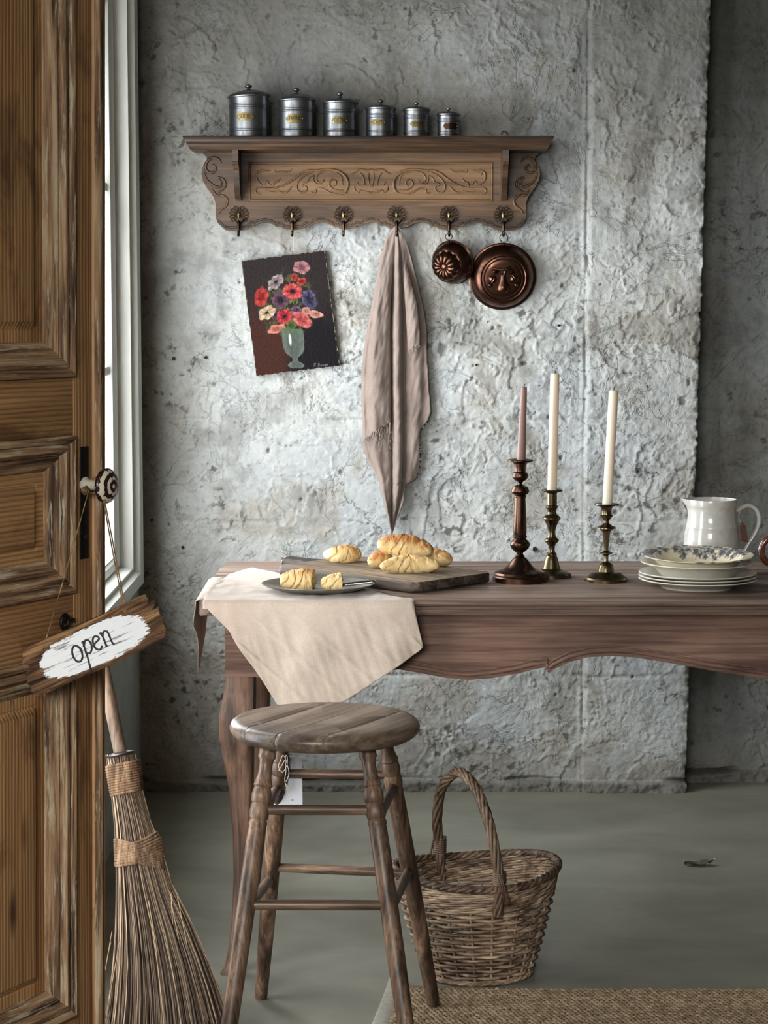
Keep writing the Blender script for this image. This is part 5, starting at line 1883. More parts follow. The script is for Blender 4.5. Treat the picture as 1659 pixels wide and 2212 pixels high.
def stick(ucrop, ybot_front, rbase, ybot, prof, mat, lab, name_, candle, wax, clab, oct_=None):
    u = 1040 + ucrop / KC
    vf = 780 + ybot_front / KC
    pf = atZ(u, vf, ZT)
    s = pf.y / ray(u, vf).y / F / KC
    Yc = pf.y + rbase * s
    s = (Yc / ray(u, vf).y) / F / KC
    c = Vector((atZ(u, vf, ZT).x * Yc / pf.y, Yc, ZT))
    t = thing(name_, c, lab, 'candlestick', 'candlesticks on the table')
    pr = [(r * s, max(0, (ybot - y) * s * 1.0)) for (r, y) in prof]
    smooth = [pr[0]]
    for a, b in zip(pr, pr[1:]):
        smooth.append(((a[0] * 0.5 + b[0] * 0.5), (a[1] + b[1]) / 2))
        smooth.append(b)
    # base, shaft and socket are turned pieces of their own
    zs = [h for _, h in pr]
    cuts = oct_
    segs = [[], [], []]
    for (r, h) in pr:
        i = 0 if h <= cuts[0] * s + 1e-9 else (1 if h <= cuts[1] * s + 1e-9 else 2)
        segs[i].append((r, h))
    segs[1].insert(0, segs[0][-1])
    segs[2].insert(0, segs[1][-1])
    for nm, sg in zip(('base', 'stem', 'socket'), segs):
        G().lathe(sg, c, 48).part(nm, mat, t, 28)
    # candle
    (cx0, cy0, cr0, cx1, cy1, cr1) = candle
    zb_ = (ybot - cy0) * s
    zt2 = (ybot - cy1) * s
    b = c + Vector(((cx0 - ucrop) * s, 0, zb_ - 0.002))
    tp = c + Vector(((cx1 - ucrop) * s, 0.0, zt2))
    cd = thing('candle', b, clab, 'candle', 'candles')
    ax = tp - b
    pts = [b + ax * q for q in (0, 0.02, 0.25, 0.5, 0.75, 0.97, 0.992, 1.0)]
    rad = [(cr0 + (cr1 - cr0) * q) * s for q in (0, 0.02, 0.25, 0.5, 0.75, 0.97, 0.992, 1.0)]
    rad[-1] *= 0.72
    rad[-2] *= 0.95
    G().tube(pts, rad, 28).part('wax', wax, cd, 50)
    G().tube(catmull([tp - Vector((0, 0, .002)), tp + Vector((0.0005, 0, 0.003)), tp + Vector((0.0022, 0, 0.0065))], 4), 0.0008, 6).part('wick', M_WICK, cd)
    return c


stick(358, 2095, 257, 2059,
      [(257, 2059), (257, 2012), (252, 2004), (244, 1998), (246, 1990), (236, 1972), (205, 1958), (160, 1945), (128, 1922), (100, 1890), (78, 1860), (58, 1838), (42, 1828), (47, 1822), (40, 1815), (30, 1803), (32, 1790), (60, 1770),
       (84, 1745), (93, 1718), (92, 1700), (80, 1680), (60, 1664), (55, 1655), (66, 1645), (67, 1632), (58, 1622), (60, 1610), (63, 1596), (59, 1480), (54, 1380), (50, 1290), (49, 1275), (58, 1268), (58, 1258), (50, 1250),
       (72, 1236), (84, 1215), (84, 1200), (70, 1172), (45, 1160), (24, 1150), (18, 1138), (30, 1122), (58, 1105), (73, 1080), (74, 1060), (66, 1040), (52, 1030), (50, 1018), (54, 990), (62, 955), (72, 944), (110, 938), (122, 930), (122, 922), (112, 916), (60, 922), (44, 926), (0, 930)],
      M_BRONZE, 'tall dark red bronze candlestick at the left with the pink candle', 'candlestick', (365, 922, 42, 388, 240, 27), M_WAXP, 'slim dusty pink taper candle in the left candlestick', (230, 905))
stick(655, 2045, 185, 2012,
      [(185, 2012), (185, 1985), (178, 1972), (150, 1958), (112, 1948), (96, 1940), (82, 1932), (74, 1905), (64, 1860), (55, 1828), (47, 1812), (49, 1800), (48, 1790), (36, 1782), (30, 1765), (30, 1725), (40, 1703), (62, 1680), (69, 1668), (62, 1656),
       (44, 1640), (34, 1610), (34, 1575), (46, 1530), (64, 1490), (82, 1465), (82, 1452), (70, 1440), (45, 1420), (38, 1400), (42, 1380), (56, 1356), (56, 1346), (46, 1338), (46, 1280), (46, 1226), (60, 1216), (98, 1206), (101, 1198), (95, 1190), (50, 1196), (44, 1200), (0, 1202)],
      M_OLIVE, 'olive brass candlestick in the middle with the tallest ivory candle', 'candlestick', (655, 1200, 44, 674, 110, 42), M_WAX, 'tallest ivory candle in the middle candlestick', (225, 660))
stick(1165, 2085, 200, 2052,
      [(200, 2052), (201, 2028), (192, 2014), (165, 2000), (150, 1985), (128, 1972), (100, 1966), (78, 1962), (74, 1940), (68, 1910), (55, 1890), (36, 1878), (24, 1868), (20, 1855), (20, 1815), (34, 1800), (62, 1791), (62, 1784), (34, 1776), (20, 1764), (20, 1740),
       (25, 1690), (32, 1620), (42, 1580), (60, 1566), (88, 1556), (86, 1546), (60, 1534), (36, 1520), (24, 1505), (24, 1485), (40, 1462), (58, 1448), (60, 1438), (50, 1428), (46, 1400), (50, 1370), (62, 1352), (108, 1340), (116, 1332), (112, 1324), (56, 1330), (46, 1336), (0, 1340)],
      M_OLIVE, 'short slender olive brass candlestick at the right', 'candlestick', (1170, 1338, 46, 1220, 268, 44), M_WAX, 'leaning ivory candle in the right candlestick', (185, 590))

# ---- plates
KP = 5.548
pcx = 1360 + 815 / KP
foot = atZ(pcx, 1279, ZT)
PY = foot.y + 0.074
sP = (PY / ray(pcx, 1240).y) / F
PXc = (pcx - 829.5) * sP
M_CHINA = plain('cream_china', (206, 202, 188), 0.22, var=0.12, scale=20, bump=0.02, spec=0.5)


def plate_prof(R, h, deep):
    f = 0.60 * R
    return [(0, 0.003), (f - 0.006, 0.003), (f - 0.003, 0.0), (f, 0.0), (f + 0.002, 0.003), (f + 0.010, deep * 0.7), (R * 0.80, h - 0.006), (R - 0.003, h - 0.0018), (R, h), (R - 0.0015, h + 0.0016),
            (R - 0.004, h + 0.0014), (R * 0.80, h - 0.0028), (f + 0.010, deep * 0.7 + 0.0035), (f - 0.002, 0.0062), (f * 0.6, 0.0058), (0, 0.0058)]


rimz = lambda v: atY(1384, v, PY).z
bases = []
sp3 = 0.0066
z_low = rimz(1249)
for i in range(3):
    zr = z_low + i * sp3
    zb_ = ZT + 0.0 + i * sp3
    o = G().lathe(plate_prof(0.1228, zr - zb_, 0.010), (PXc, PY, zb_), 72).top(
        'plate', M_CHINA, (PXc, PY, zb_), ('lowest cream plate of the stack', 'second lowest cream plate of the stack', 'third cream plate up, its wide rim the last of the lower three')[i], 'plate', 'stacked cream plates', smooth=40)
z4 = z_low + 2 * sp3
zr4 = rimz(1214)
zb4 = ZT + 3 * sp3 + 0.001
G().lathe(plate_prof(0.1175, zr4 - zb4, 0.016), (PXc - 0.0008, PY, zb4), 72).top('soup_plate', M_CHINA, (PXc, PY, zb4), 'plain deep cream plate just under the blue flowered one', 'plate', 'stacked cream plates', smooth=40)
# flowered top plate, colour attribute for the transfer print
zr5 = rimz(1203) + 0.001
Rt = 0.1172
zb5 = zb4 + 0.0105
prof = plate_prof(Rt, zr5 - zb5, 0.015)
fine = []
for a, b in zip(prof, prof[1:]):
    m_n = max(1, int(math.hypot(b[0] - a[0], b[1] - a[1]) / 0.0016))
    for q in range(m_n):
        fine.append((a[0] + (b[0] - a[0]) * q / m_n, a[1] + (b[1] - a[1]) * q / m_n))
fine.append(prof[-1])
nT = 300
g = G().lathe(fine, (0, 0, 0), nT)
tl_ = Matrix.Rotation(math.radians(2.2), 3, 'X')
cc = np.zeros((len(g.v), 3)) + linA((222, 212, 184))
VV = np.array(g.v)
rad_ = np.hypot(VV[:, 0], VV[:, 1])
th_ = np.arctan2(VV[:, 1], VV[:, 0])
inner = np.zeros(len(VV), bool)
cut_ = None
acc = 0
for i, (r, h) in enumerate(fine):
    if r >= Rt - 0.0005:
        cut_ = i
inner[(cut_) * nT:] = True
rs_ = np.random.RandomState(8)
ink = np.zeros(len(VV))
lines_ = np.zeros(len(VV))
for (ac, spread, num) in ((95, 40, 44), (55, 30, 30), (172, 26, 36), (140, 20, 10), (290, 34, 30), (20, 18, 14), (235, 20, 10)):
    for q in range(num):
        a = math.radians(ac + rs_.normal() * spread * 0.5)
        r = Rt * (0.86 + rs_.normal() * 0.075)
        px, py = r * math.cos(a), r * math.sin(a)
        R_ = rs_.uniform(0.006, 0.0125)
        dx, dy = VV[:, 0] - px, VV[:, 1] - py
        rr = np.hypot(dx, dy) / R_
        tt = np.arctan2(dy, dx)
        pet = 0.72 + 0.28 * np.cos(5 * tt + q)
        m = sstep(1.0, 0.85, rr / pet)
        shade_ = 0.25 + 0.6 * (np.cos(5 * tt + q) * 0.5 + 0.5) * sstep(0.15, 0.6, rr)
        ink = np.where(m > 0.5, np.maximum(ink * 0.3, m * (1.05 - 0.75 * shade_ * sstep(0.2, 0.9, rr))), ink)
sprig = sstep(0.22, 0.34, fbm(VV[:, 0] * 240, VV[:, 1] * 240, 3, 471)) * sstep(0.58, 0.66, rad_ / Rt) * sstep(0.98, 0.9, rad_ / Rt) * sstep(0.0, 0.25, fbm(VV[:, 0] * 30, VV[:, 1] * 30, 2, 475))
inkc = linA((48, 62, 84))
ink = np.where(inner, np.clip(ink, 0, 1), 0)
sprig = np.where(inner, sprig * 0.6, 0)
cc = cc + (linA((112, 100, 84)) - cc) * sprig[:, None]
cc = cc + (inkc - cc) * (ink * 0.9)[:, None]
rimline = np.exp(-((rad_ - (Rt - 0.0012)) / 0.0009) ** 2)
cc = cc + (linA((60, 54, 48)) - cc) * (rimline * 0.55)[:, None]
k = NT('flowered_china')
M_FLOWER = k.set(base=k.attr(), rough=0.18, spec=0.5)
tp_c = Vector((PXc - 0.001, PY, zb5 + 0.0045))
g.v = [tuple(tl_ @ Vector(p) + tp_c) for p in g.v]
g.top('plate', M_FLOWER, tp_c, 'cream plate printed with blue flowers on top of the stack', 'plate', smooth=40, cols=np.clip(cc, 0.01, 1))

# ---- white jug
YJ = PY + 0.205
sJ = (YJ / ray(1538, 1100).y) / F
jx = (1538.5 - 829.5) * sJ
k = NT('glazed_stoneware')
_n = k.noise(k.coord(), 60, 4, 0.6)
M_JUG = k.set(base=k.ramp(_n, [(0.3, lin((176, 174, 166))), (0.7, lin((196, 194, 186)))]), rough=0.14, spec=0.5, coat=0.3)
jz = lambda yc: atY(1538, 1040 + yc / KP, YJ).z
zt_j = jz(212)
px_ = sJ / KP
jug = thing('jug', (jx, YJ, ZT), 'white glazed pitcher with pouring lip behind the plates', 'jug')
jp = [(0.0, ZT + 0.003), (290 * px_, ZT + 0.002), (298 * px_, ZT), (310 * px_, ZT + 0.004), (328 * px_, ZT + 0.02), (336 * px_, jz(800)), (334 * px_, jz(700)), (326 * px_, jz(610)), (312 * px_, jz(545)), (314 * px_, jz(538)), (310 * px_, jz(530)),
      (296 * px_, jz(460)), (288 * px_, jz(400)), (289 * px_, jz(330)), (292 * px_, jz(305)), (296 * px_, jz(296)), (299 * px_, jz(285)), (297 * px_, jz(240)), (294 * px_, zt_j), (284 * px_, zt_j), (280 * px_, jz(260)), (276 * px_, jz(400)),
      (310 * px_, jz(640)), (318 * px_, jz(800)), (290 * px_, ZT + 0.012), (0, ZT + 0.01)]
g = G().lathe(jp, (jx, YJ, 0), 64)
nv_ = []
for (x, y, z) in g.v:
    a = math.atan2(y - YJ, x - jx)
    w = math.exp(-((abs(a) - math.pi) / 0.32) ** 2)       # lip on the left
    top_ = max(0, min(1, (z - jz(310)) / (zt_j - jz(310))))
    nv_.append((x - 0.0125 * w * top_ ** 1.3 - 0.004 * w * max(0, min(1, (z - jz(400)) / (zt_j - jz(400)))), y, z + 0.0022 * w * top_ - 0.004 * top_ * (x - jx) / 0.06 * 0))
g.v = nv_
g.part('body', M_JUG, jug, 45)


def jp3(xc, yc, dy=0.0):
    return atY(1360 + xc / KP, 1040 + yc / KP, YJ + dy)


hpts = catmull([jp3(1265, 360), jp3(1320, 330), jp3(1385, 298), (jp3(1450, 296)), jp3(1520, 340), jp3(1552, 420), jp3(1548, 520), jp3(1500, 630), jp3(1430, 740), jp3(1375, 830), jp3(1330, 860)], 6)
G().tube(hpts, [28 * px_] * 8 + [27 * px_] * 30 + [22 * px_] * (len(hpts) - 38), 12, flat=(FY, 1.5)).part('handle', M_JUG, jug, 60)
M_LEATHER = plain('brown_leather', (96, 54, 36), 0.6, var=0.3)
tg_ = thing('swing_tag', jp3(1370, 600, -0.012), 'small brown leather tag hanging inside the jug handle', 'tag')
q_ = [jp3(x, y, -0.012) for (x, y) in ((1330, 500), (1352, 488), (1395, 530), (1418, 730), (1375, 728), (1338, 715), (1325, 520))]
G().prism([(p.x, p.z) for p in q_], q_[0].y - 0.001, q_[0].y + 0.001, 'y').part('leather', M_LEATHER, tg_)
G().tube(catmull([jp3(1340, 520, -0.014), jp3(1310, 430, -0.02), jp3(1330, 350, -0.010), jp3(1380, 310, 0.0)], 5), 0.0007, 6).part('cord', M_STRING, tg_)

# ---- brown pitcher reaching in at the right and a spoon
M_BROWN = plain('brown_glaze', (92, 52, 36), 0.16, var=0.35, scale=30, bump=0.03, coat=0.4)
YK = PY + 0.06
kx = atY(1740, 1200, YK).x
pit = thing('brown_pitcher', (kx, YK, ZT), 'glossy brown pitcher cut off by the right edge, only its handle showing', 'jug')
G().lathe([(0, ZT + 0.004), (0.044, ZT + 0.002), (0.048, ZT), (0.050, ZT + 0.006), (0.066, ZT + 0.035), (0.070, ZT + 0.060), (0.062, ZT + 0.085), (0.048, ZT + 0.105), (0.046, ZT + 0.125), (0.052, ZT + 0.138), (0.048, ZT + 0.139), (0.042, ZT + 0.12), (0.044, ZT + 0.10),
           (0.064, ZT + 0.06), (0.05, ZT + 0.012), (0, ZT + 0.01)], (kx, YK, 0), 48).part('body', M_BROWN, pit, 45)


def kp3(xc, yc):
    return atY(1360 + xc / KP, 1040 + yc / KP, YK)


hp_ = catmull([kp3(1830, 660), kp3(1730, 668), kp3(1650, 690), kp3(1595, 755), kp3(1578, 830), kp3(1598, 910), kp3(1645, 965), kp3(1720, 985), kp3(1800, 980)], 6)
G().tube(hp_, 0.0075, 12, flat=(FY, 1.3)).part('handle', M_BROWN, pit, 60)
sp0 = atZ(1634, 1297, ZT + 0.003)
sp1 = atZ(1700, 1283, ZT + 0.006)
spoon = thing('spoon', sp0, 'silver spoon at the right edge, only the end of its handle showing', 'spoon')
dv = sp1 - sp0
G().tube(catmull([sp0, sp0 + dv * 0.15, sp0 + dv * 0.4, sp0 + dv * 0.8, sp0 + dv * 1.5, sp0 + dv * 2.0], 6), [0.002, 0.004, 0.006, 0.0072, 0.0075, 0.0072] + [0.006] * 6 + [0.0035] * 19, 12,
         flat=(Vector((0, 0, 1)), 0.3)).part('handle', M_SILVER, spoon, 60)
bw = sp0 + dv * 2.0
G().lathe([(0, -0.006), (0.5, -0.005), (0.85, -0.001), (1, 0.003), (0.97, 0.0035), (0.8, 0.0005), (0, -0.0045)], (0, 0, 0), 32).part('bowl', M_SILVER, spoon, 60)
_b = spoon.children[-1]
for v_ in _b.data.vertices:
    co = v_.co + sp0
    v_.co = Vector((co.x * 0.030 + bw.x + 0.026, co.y * 0.019 + bw.y + 0.004, co.z + bw.z + 0.003)) - sp0

# ================================================================== THINGS ON THE FLOOR
M_STOOL = wood('dark_stool_wood', (54, 41, 33), (104, 81, 64), (154, 124, 99), 2, 1.3, 0.42, 0.3, 0.4, 0.6, 0.6)
M_SEAT = wood('worn_stool_seat', (66, 54, 45), (104, 88, 73), (132, 114, 97), 0, 1.0, 0.36, 0.2, 0.5, 0.5, 0.4)
SZ = 0.62
M_STOOL_X = wood('dark_stool_rung_wood', (54, 41, 33), (104, 81, 64), (154, 124, 99), 0, 1.3, 0.42, 0.3, 0.4, 0.6, 0.6)
M_STOOL_Y = wood('dark_stool_side_rung_wood', (54, 41, 33), (96, 75, 60), (140, 112, 90), 1, 1.3, 0.42, 0.3, 0.4, 0.6, 0.6)
scn = Vector((-0.1070, 3.866, 0))
stool = thing('bar_stool', scn, 'dark wooden stool with round seat and turned legs in front of the table', 'stool')
SR = 0.1725
pf = [(0, SZ - 0.034), (SR - 0.024, SZ - 0.034), (SR - 0.014, SZ - 0.032), (SR - 0.006, SZ - 0.027), (SR - 0.001, SZ - 0.019), (SR, SZ - 0.013), (SR - 0.003, SZ - 0.0065), (SR - 0.009, SZ - 0.002), (SR - 0.018, SZ), (SR * 0.7, SZ - 0.0008), (SR * 0.3, SZ - 0.002), (0, SZ - 0.0022)]
# the seat is glued up from four boards, turned round
SA = math.radians(60)
seat_bm0 = G().lathe(pf, (0, 0, 0), 96)
cuts = [-0.30, -0.088, -0.003, 0.072, 0.30]
for c0, c1 in zip(cuts, cuts[1:]):
    bm = bmesh.new()
    vs_ = [bm.verts.new(p) for p in seat_bm0.v]
    for f in seat_bm0.f:
        try:
            bm.faces.new([vs_[i] for i in f])
        except ValueError:
            pass
    bmesh.ops.remove_doubles(bm, verts=bm.verts, dist=1e-5)
    for (co, no) in ((c0 + 0.0001, -1), (c1 - 0.0001, 1)):
        if abs(co) > 0.2:
            continue
        r_ = bmesh.ops.bisect_plane(bm, geom=bm.verts[:] + bm.edges[:] + bm.faces[:], plane_co=(0, co, 0), plane_no=(0, no, 0), clear_outer=True)
        ed = [e for e in r_['geom_cut'] if isinstance(e, bmesh.types.BMEdge)]
        nf = bmesh.ops.contextual_create(bm, geom=ed)['faces']
        bmesh.ops.bevel(bm, geom=[e for e in bm.edges if e.is_valid and any(f in nf for f in e.link_faces)], offset=0.0003, segments=1, affect='EDGES')
    bm.verts.index_update()
    gs = G().add([p.co.copy() for p in bm.verts], [[q.index for q in f.verts] for f in bm.faces])
    bm.free()
    so = gs.part('seat_board', M_SEAT, stool, 50, local=True)
    so.rotation_euler = (0, 0, SA)
# legs: top point, foot point
tops = {'fl': (580, 1614, 3.775), 'fr': (792, 1612, 3.775), 'rl': (612, 1612, 3.955), 'rr': (828, 1608, 3.950)}
rl_f, rr_f = atZ(563, 2160, 0.0), atZ(937, 2174, 0.0155)
feet = {'fl': Vector((-0.284, 3.605, 0.002)), 'fr': Vector((0.055, 3.600, 0.0085)), 'rl': rl_f + Vector((0, 0.010, 0.002)), 'rr': rr_f + Vector((0, 0.010, 0.002))}
tp = {}
for kq, (u, v, Y) in tops.items():
    p = atY(u, v, Y)
    p.z = SZ - 0.0335
    p.x = atY(u, v, Y).x
    tp[kq] = p
legprof = [(0.0, .0150), (0.018, .0155), (0.030, .0160), (0.040, .0125), (0.055, .0115), (0.085, .0125), (0.105, .0155), (0.112, .0170), (0.118, .0145), (0.124, .0160), (0.140, .0178), (0.158, .0172), (0.163, .0150), (0.170, .0166), (0.190, .0176),
           (0.205, .0166), (0.210, .0146), (0.216, .0160), (0.224, .0166), (0.230, .0152), (0.240, .0158), (0.27, .0162), (0.42, .0164), (0.60, .0160), (0.80, .0146), (0.94, .0132), (0.985, .0128), (1.0, .0118)]
for kq in ('fl', 'fr', 'rl', 'rr'):
    a, b = tp[kq], feet[kq]
    pts = [a + (b - a) * (q if q > 0 else -0.01) for q, _ in legprof]
    G().tube(pts, [r for _, r in legprof], 24).part('leg', M_STOOL, stool, 40)


def onleg(kq, z):
    a, b = tp[kq], feet[kq]
    t = (a.z - z) / (a.z - b.z)
    return a + (b - a) * t


for (a, za, b, zb_, r) in (('fl', .480, 'fr', .480, .0092), ('rl', .490, 'rr', .492, .0088), ('fl', .322, 'fr', .322, .0092), ('rl', .292, 'rr', .292, .0088),
                           ('fl', .462, 'rl', .462, .0092), ('fr', .462, 'rr', .470, .0092), ('fl', .312, 'rl', .268, .0092), ('fr', .312, 'rr', .300, .0092)):
    p, q = onleg(a, za), onleg(b, zb_)
    G().tube([p + (q - p) * t for t in (0, 0.08, 0.3, 0.7, 0.92, 1)], [r * .82, r * .95, r, r, r * .95, r * .82], 16).part('stretcher', M_STOOL_X if a[0] == b[0] else M_STOOL_Y, stool, 50)

# price card tied to the rear leg
c1 = onleg('rl', 0.545)
tagp = thing('price_card', c1, 'blank white price card tied with white string to the stool leg', 'tag')
M_CARD = plain('white_card', (222, 224, 230), 0.7, var=0.05)
yc_ = c1.y + 0.024
cor = [atY(u, v, yc_) for (u, v) in ((590, 1632), (652.5, 1636), (653.5, 1740), (586, 1738))]
G().prism([(p.x, p.z) for p in cor], yc_, yc_ + 0.0006, 'y').part('card', M_CARD, tagp, 0)
M_PRINT = plain('grey_print', (120, 122, 128), 0.8, var=0.05)
q0, q1 = atY(628, 1728, yc_), atY(634.5, 1727, yc_)
G().box(q0.x, q1.x, yc_ - 0.0004, yc_ - 0.0001, q0.z - 0.0006, q0.z + 0.0006).part('printed_line', M_PRINT, tagp, 0)
st = G()
lr = 0.0185
st.tube([c1 + Vector((lr * math.cos(a), lr * math.sin(a), 0.004 * math.sin(a + 1))) for a in np.linspace(0, 2 * math.pi, 30)[:-1]], 0.0006, 5, closed=True)
yf = c1.y - lr - 0.0015
KT = 13.825


def t3(x, y):
    return atY(560 + x / KT, 1600 + y / KT, yf)


for lp in ([(790, 530), (730, 440), (690, 460), (620, 640), (580, 720), (600, 840), (690, 940), (770, 850), (840, 680), (840, 480), (800, 440), (790, 530)],
           [(790, 530), (700, 700), (620, 830), (580, 900)], [(780, 540), (790, 760), (800, 920), (765, 1130), (790, 1340), (860, 1440), (870, 1400), (790, 1280)],
           [(800, 560), (850, 760), (890, 960), (850, 1120), (800, 1220)]):
    st.tube(catmull([t3(x, y) for x, y in lp], 5), 0.0007, 5)
st.part('string', M_STRING, tagp, 60)

# ---- wicker basket
M_WICK1 = wood('willow', (80, 65, 52), (144, 120, 98), (188, 164, 138), 0, 2.0, 0.5, 0.35, 0.35, 0.5, 0.6)
M_WICK2 = wood('dark_willow', (52, 40, 32), (92, 73, 57), (130, 107, 86), 2, 2.0, 0.45, 0.35, 0.4, 0.5, 0.5)
bfront = atZ(1038, 2133, 0)
bc = Vector((bfront.x, bfront.y + 0.098, 0))
basket = thing('wicker_basket', bc, 'oval wicker basket with a tall twisted handle on the floor', 'basket')
BROT = math.radians(14)
HB = 0.205


def bpt(th, z, off=0.0):
    t = min(1.0, max(0.0, z / HB))
    e = t ** 0.85
    rx = 0.104 + (0.168 - 0.104) * e + off
    ry = 0.092 + (0.134 - 0.092) * e + off
    q = (abs(math.cos(th)) ** 2.0 + abs(math.sin(th)) ** 2.0) ** -0.5
    x, y = rx * math.cos(th) * q, ry * math.sin(th) * q
    sl = 0.010 * t
    xx = x * math.cos(BROT) - y * math.sin(BROT) - 0.007 * t
    yy = x * math.sin(BROT) + y * math.cos(BROT)
    dz = 0.018 * t ** 3 * math.cos(th) ** 2
    return bc + Vector((xx, yy, z + dz))


NS = 20
ZW = HB - 0.046
rs2 = random.Random(11)
for i in range(NS):
    th = 2 * math.pi * i / NS + rs2.uniform(-0.02, 0.02)
    G().tube([bpt(th, z, 0.0002) for z in np.linspace(0.004, HB, 14)], 0.0027, 6).part('stake', M_WICK1, basket, 60)
nrow = 20
for r_ in range(nrow):
    z = 0.010 + (ZW - 0.010) * r_ / (nrow - 1)
    pts = []
    per = 8
    ph0 = r_ * math.pi
    for j in range(NS * per):
        th = 2 * math.pi * j / (NS * per)
        w = math.cos(NS / 2 * th + ph0)
        pts.append(bpt(th, z + 0.0012 * float(gnoise(th * 3, r_ * 1.7, 481)), 0.0050 * w))
    G().tube(pts, 0.0031 + 0.0005 * rs2.random(), 7, closed=True).part('weaver', M_WICK1, basket, 60)
# waling band: long slanting rods near the top
for r_ in range(6):
    z0 = ZW + 0.006 + r_ * 0.0072
    for ph0 in (0, 2.1, 4.2):
        pts = []
        for j in range(NS * 7):
            th = 2 * math.pi * j / (NS * 7)
            w = math.cos(7 * th + ph0 + r_)
            pts.append(bpt(th, z0 + 0.0034 * math.sin(7 * th + ph0 + r_), 0.0045 * w + 0.0005))
        G().tube(pts, 0.0027, 6, closed=True).part('waling_rod', M_WICK1, basket, 60)
# foot wale
for ph0 in (0, 2.1, 4.2):
    pts = [bpt(2 * math.pi * j / (NS * 4), 0.006 + 0.002 * math.sin(10 * 2 * math.pi * j / (NS * 4) + ph0), 0.005 * math.cos(10 * 2 * math.pi * j / (NS * 4) + ph0) + 0.001) for j in range(NS * 4)]
    G().tube(pts, 0.0034, 6, closed=True).part('foot_rod', M_WICK1, basket, 60)
# plaited border
for ph0 in (0, 1.57, 3.14, 4.71):
    pts = []
    for j in range(160):
        th = 2 * math.pi * j / 160
        pts.append(bpt(th, HB + 0.004 + 0.0050 * math.sin(16 * th + ph0), 0.0055 * math.cos(16 * th + ph0) + 0.003))
    G().tube(pts, 0.0040, 6, closed=True).part('border_rod', M_WICK2, basket, 60)
# base
g = G()
ring_ = [bpt(2 * math.pi * j / 40, 0.006, -0.003) for j in range(40)]
g.add(ring_ + [bc + Vector((0, 0, 0.008))], [(j, (j + 1) % 40, 40) for j in range(40)])
g.part('base', M_WICK2, basket, 0)
# handle: bundle of twisted rods, back left to front right
hb = atY(950, 1842, bc.y + 0.118)
hf = atY(1079, 1905, bc.y - 0.135)
hb_low, hf_low = hb + Vector((0.004, -0.004, -0.06)), hf + Vector((-0.004, 0.006, -0.07))
apx = atY(990, 1668, bc.y - 0.005)
hcurve = catmull([hb_low, hb, atY(944, 1770, bc.y + 0.10), atY(953, 1705, bc.y + 0.06), atY(976, 1674, bc.y + 0.025), apx + Vector((0.004, 0, 0)), atY(1022, 1694, bc.y - 0.04), atY(1046, 1745, bc.y - 0.085),
                  atY(1064, 1810, bc.y - 0.12), hf, hf_low], 9)
for s_ in range(7):
    pts = []
    for i, p in enumerate(hcurve):
        a = i * 0.13 * 2 + s_ * 2 * math.pi / 6
        t = (hcurve[min(i + 1, len(hcurve) - 1)] - hcurve[max(i - 1, 0)]).normalized()
        n1 = t.cross(Vector((0.86, 0.5, 0.1))).normalized()
        n2 = t.cross(n1)
        rr = 0.0072 if s_ < 6 else 0.0
        pts.append(p + n1 * rr * math.cos(a) + n2 * rr * math.sin(a))
    G().tube(pts, 0.0040, 7).part('handle_rod', M_WICK2, basket, 60)
for (c_, n_, dz) in ((hb + Vector((0, 0, 0.034)), 11, -0.0045), (hf + Vector((0, 0, 0.020)), 6, -0.0042)):
    pts = []
    for i in range(n_ * 12):
        a = 2 * math.pi * i / 12
        pts.append(c_ + Vector((0.0125 * math.cos(a), 0.0125 * math.sin(a), dz * i / 12)))
    G().tube(pts, 0.0022, 6).part('handle_binding', M_WICK2, basket, 60)
for q in (-1, 0, 1):
    G().tube(catmull([hf + Vector((0.004 * q, -0.012, 0.012)), hf + Vector((0.006 + 0.004 * q, -0.013, -0.012)), hf + Vector((0.016 + 0.003 * q, -0.008, -0.042))], 5), 0.0024, 6).part('tie_rod', M_WICK2, basket, 60)
    G().tube(catmull([hb + Vector((0.004 * q, -0.012, 0.0)), hb + Vector((0.003 * q - .002, -0.014, -0.02)), hb + Vector((-.006 + 0.003 * q, -0.012, -0.045))], 5), 0.0024, 6).part('tie_rod', M_WICK2, basket, 60)
G().tube([hb + Vector((-0.014, 0, 0.026)), hb + Vector((-0.022, 0.004, -0.012))], 0.003, 6).part('tie_rod', M_WICK2, basket, 60)

# ---- twig broom behind the door
k = NT('broom_twigs')
_v = k.n('ShaderNodeObjectInfo')
_c = k.attr()
_n = k.noise(k.coord((1, 1, 0.15)), 120, 4, 0.6)
M_TWIG = k.set(base=k.mix(0.6, _c, k.ramp(_n, [(0.3, 0.4), (0.7, 1.25)]), 'MULTIPLY'), rough=0.75, spec=0.2)
M_STICK = wood('broom_stick', (86, 72, 60), (124, 106, 90), (148, 128, 110), 2, 1.2, 0.6, 0.25, 0.3, 0.5, 0.4)
M_ROPE = wood('brown_twine', (74, 57, 43), (118, 94, 72), (150, 124, 98), 2, 5.0, 0.9, 0.6, 0.15, 0.6, 0.5)
M_DKMETAL = plain('dull_zinc_cap', (88, 82, 78), 0.4, 0.8, var=0.4)
YBR = lambda v: 3.95 + 0.12 * (2260 - v) / 800.0
bt = [(1630, 229, 292, .022), (1645, 229, 300, .026), (1718, 242, 307, .026), (1760, 246, 318, .026), (1810, 250, 345, .028), (1885, 252, 358, .030), (1983, 252, 409, .036), (2079, 247, 450, .042), (2176, 238, 484, .048), (2235, 230, 500, .052), (2265, 226, 508, .054)]
bo_ = atZ(370, 2255, 0)
broom = thing('twig_broom', (bo_.x, 3.95, 0), 'old twig broom with twine bindings leaning behind the pine door', 'broom')
gb, cols = G(), []
rs3 = random.Random(21)
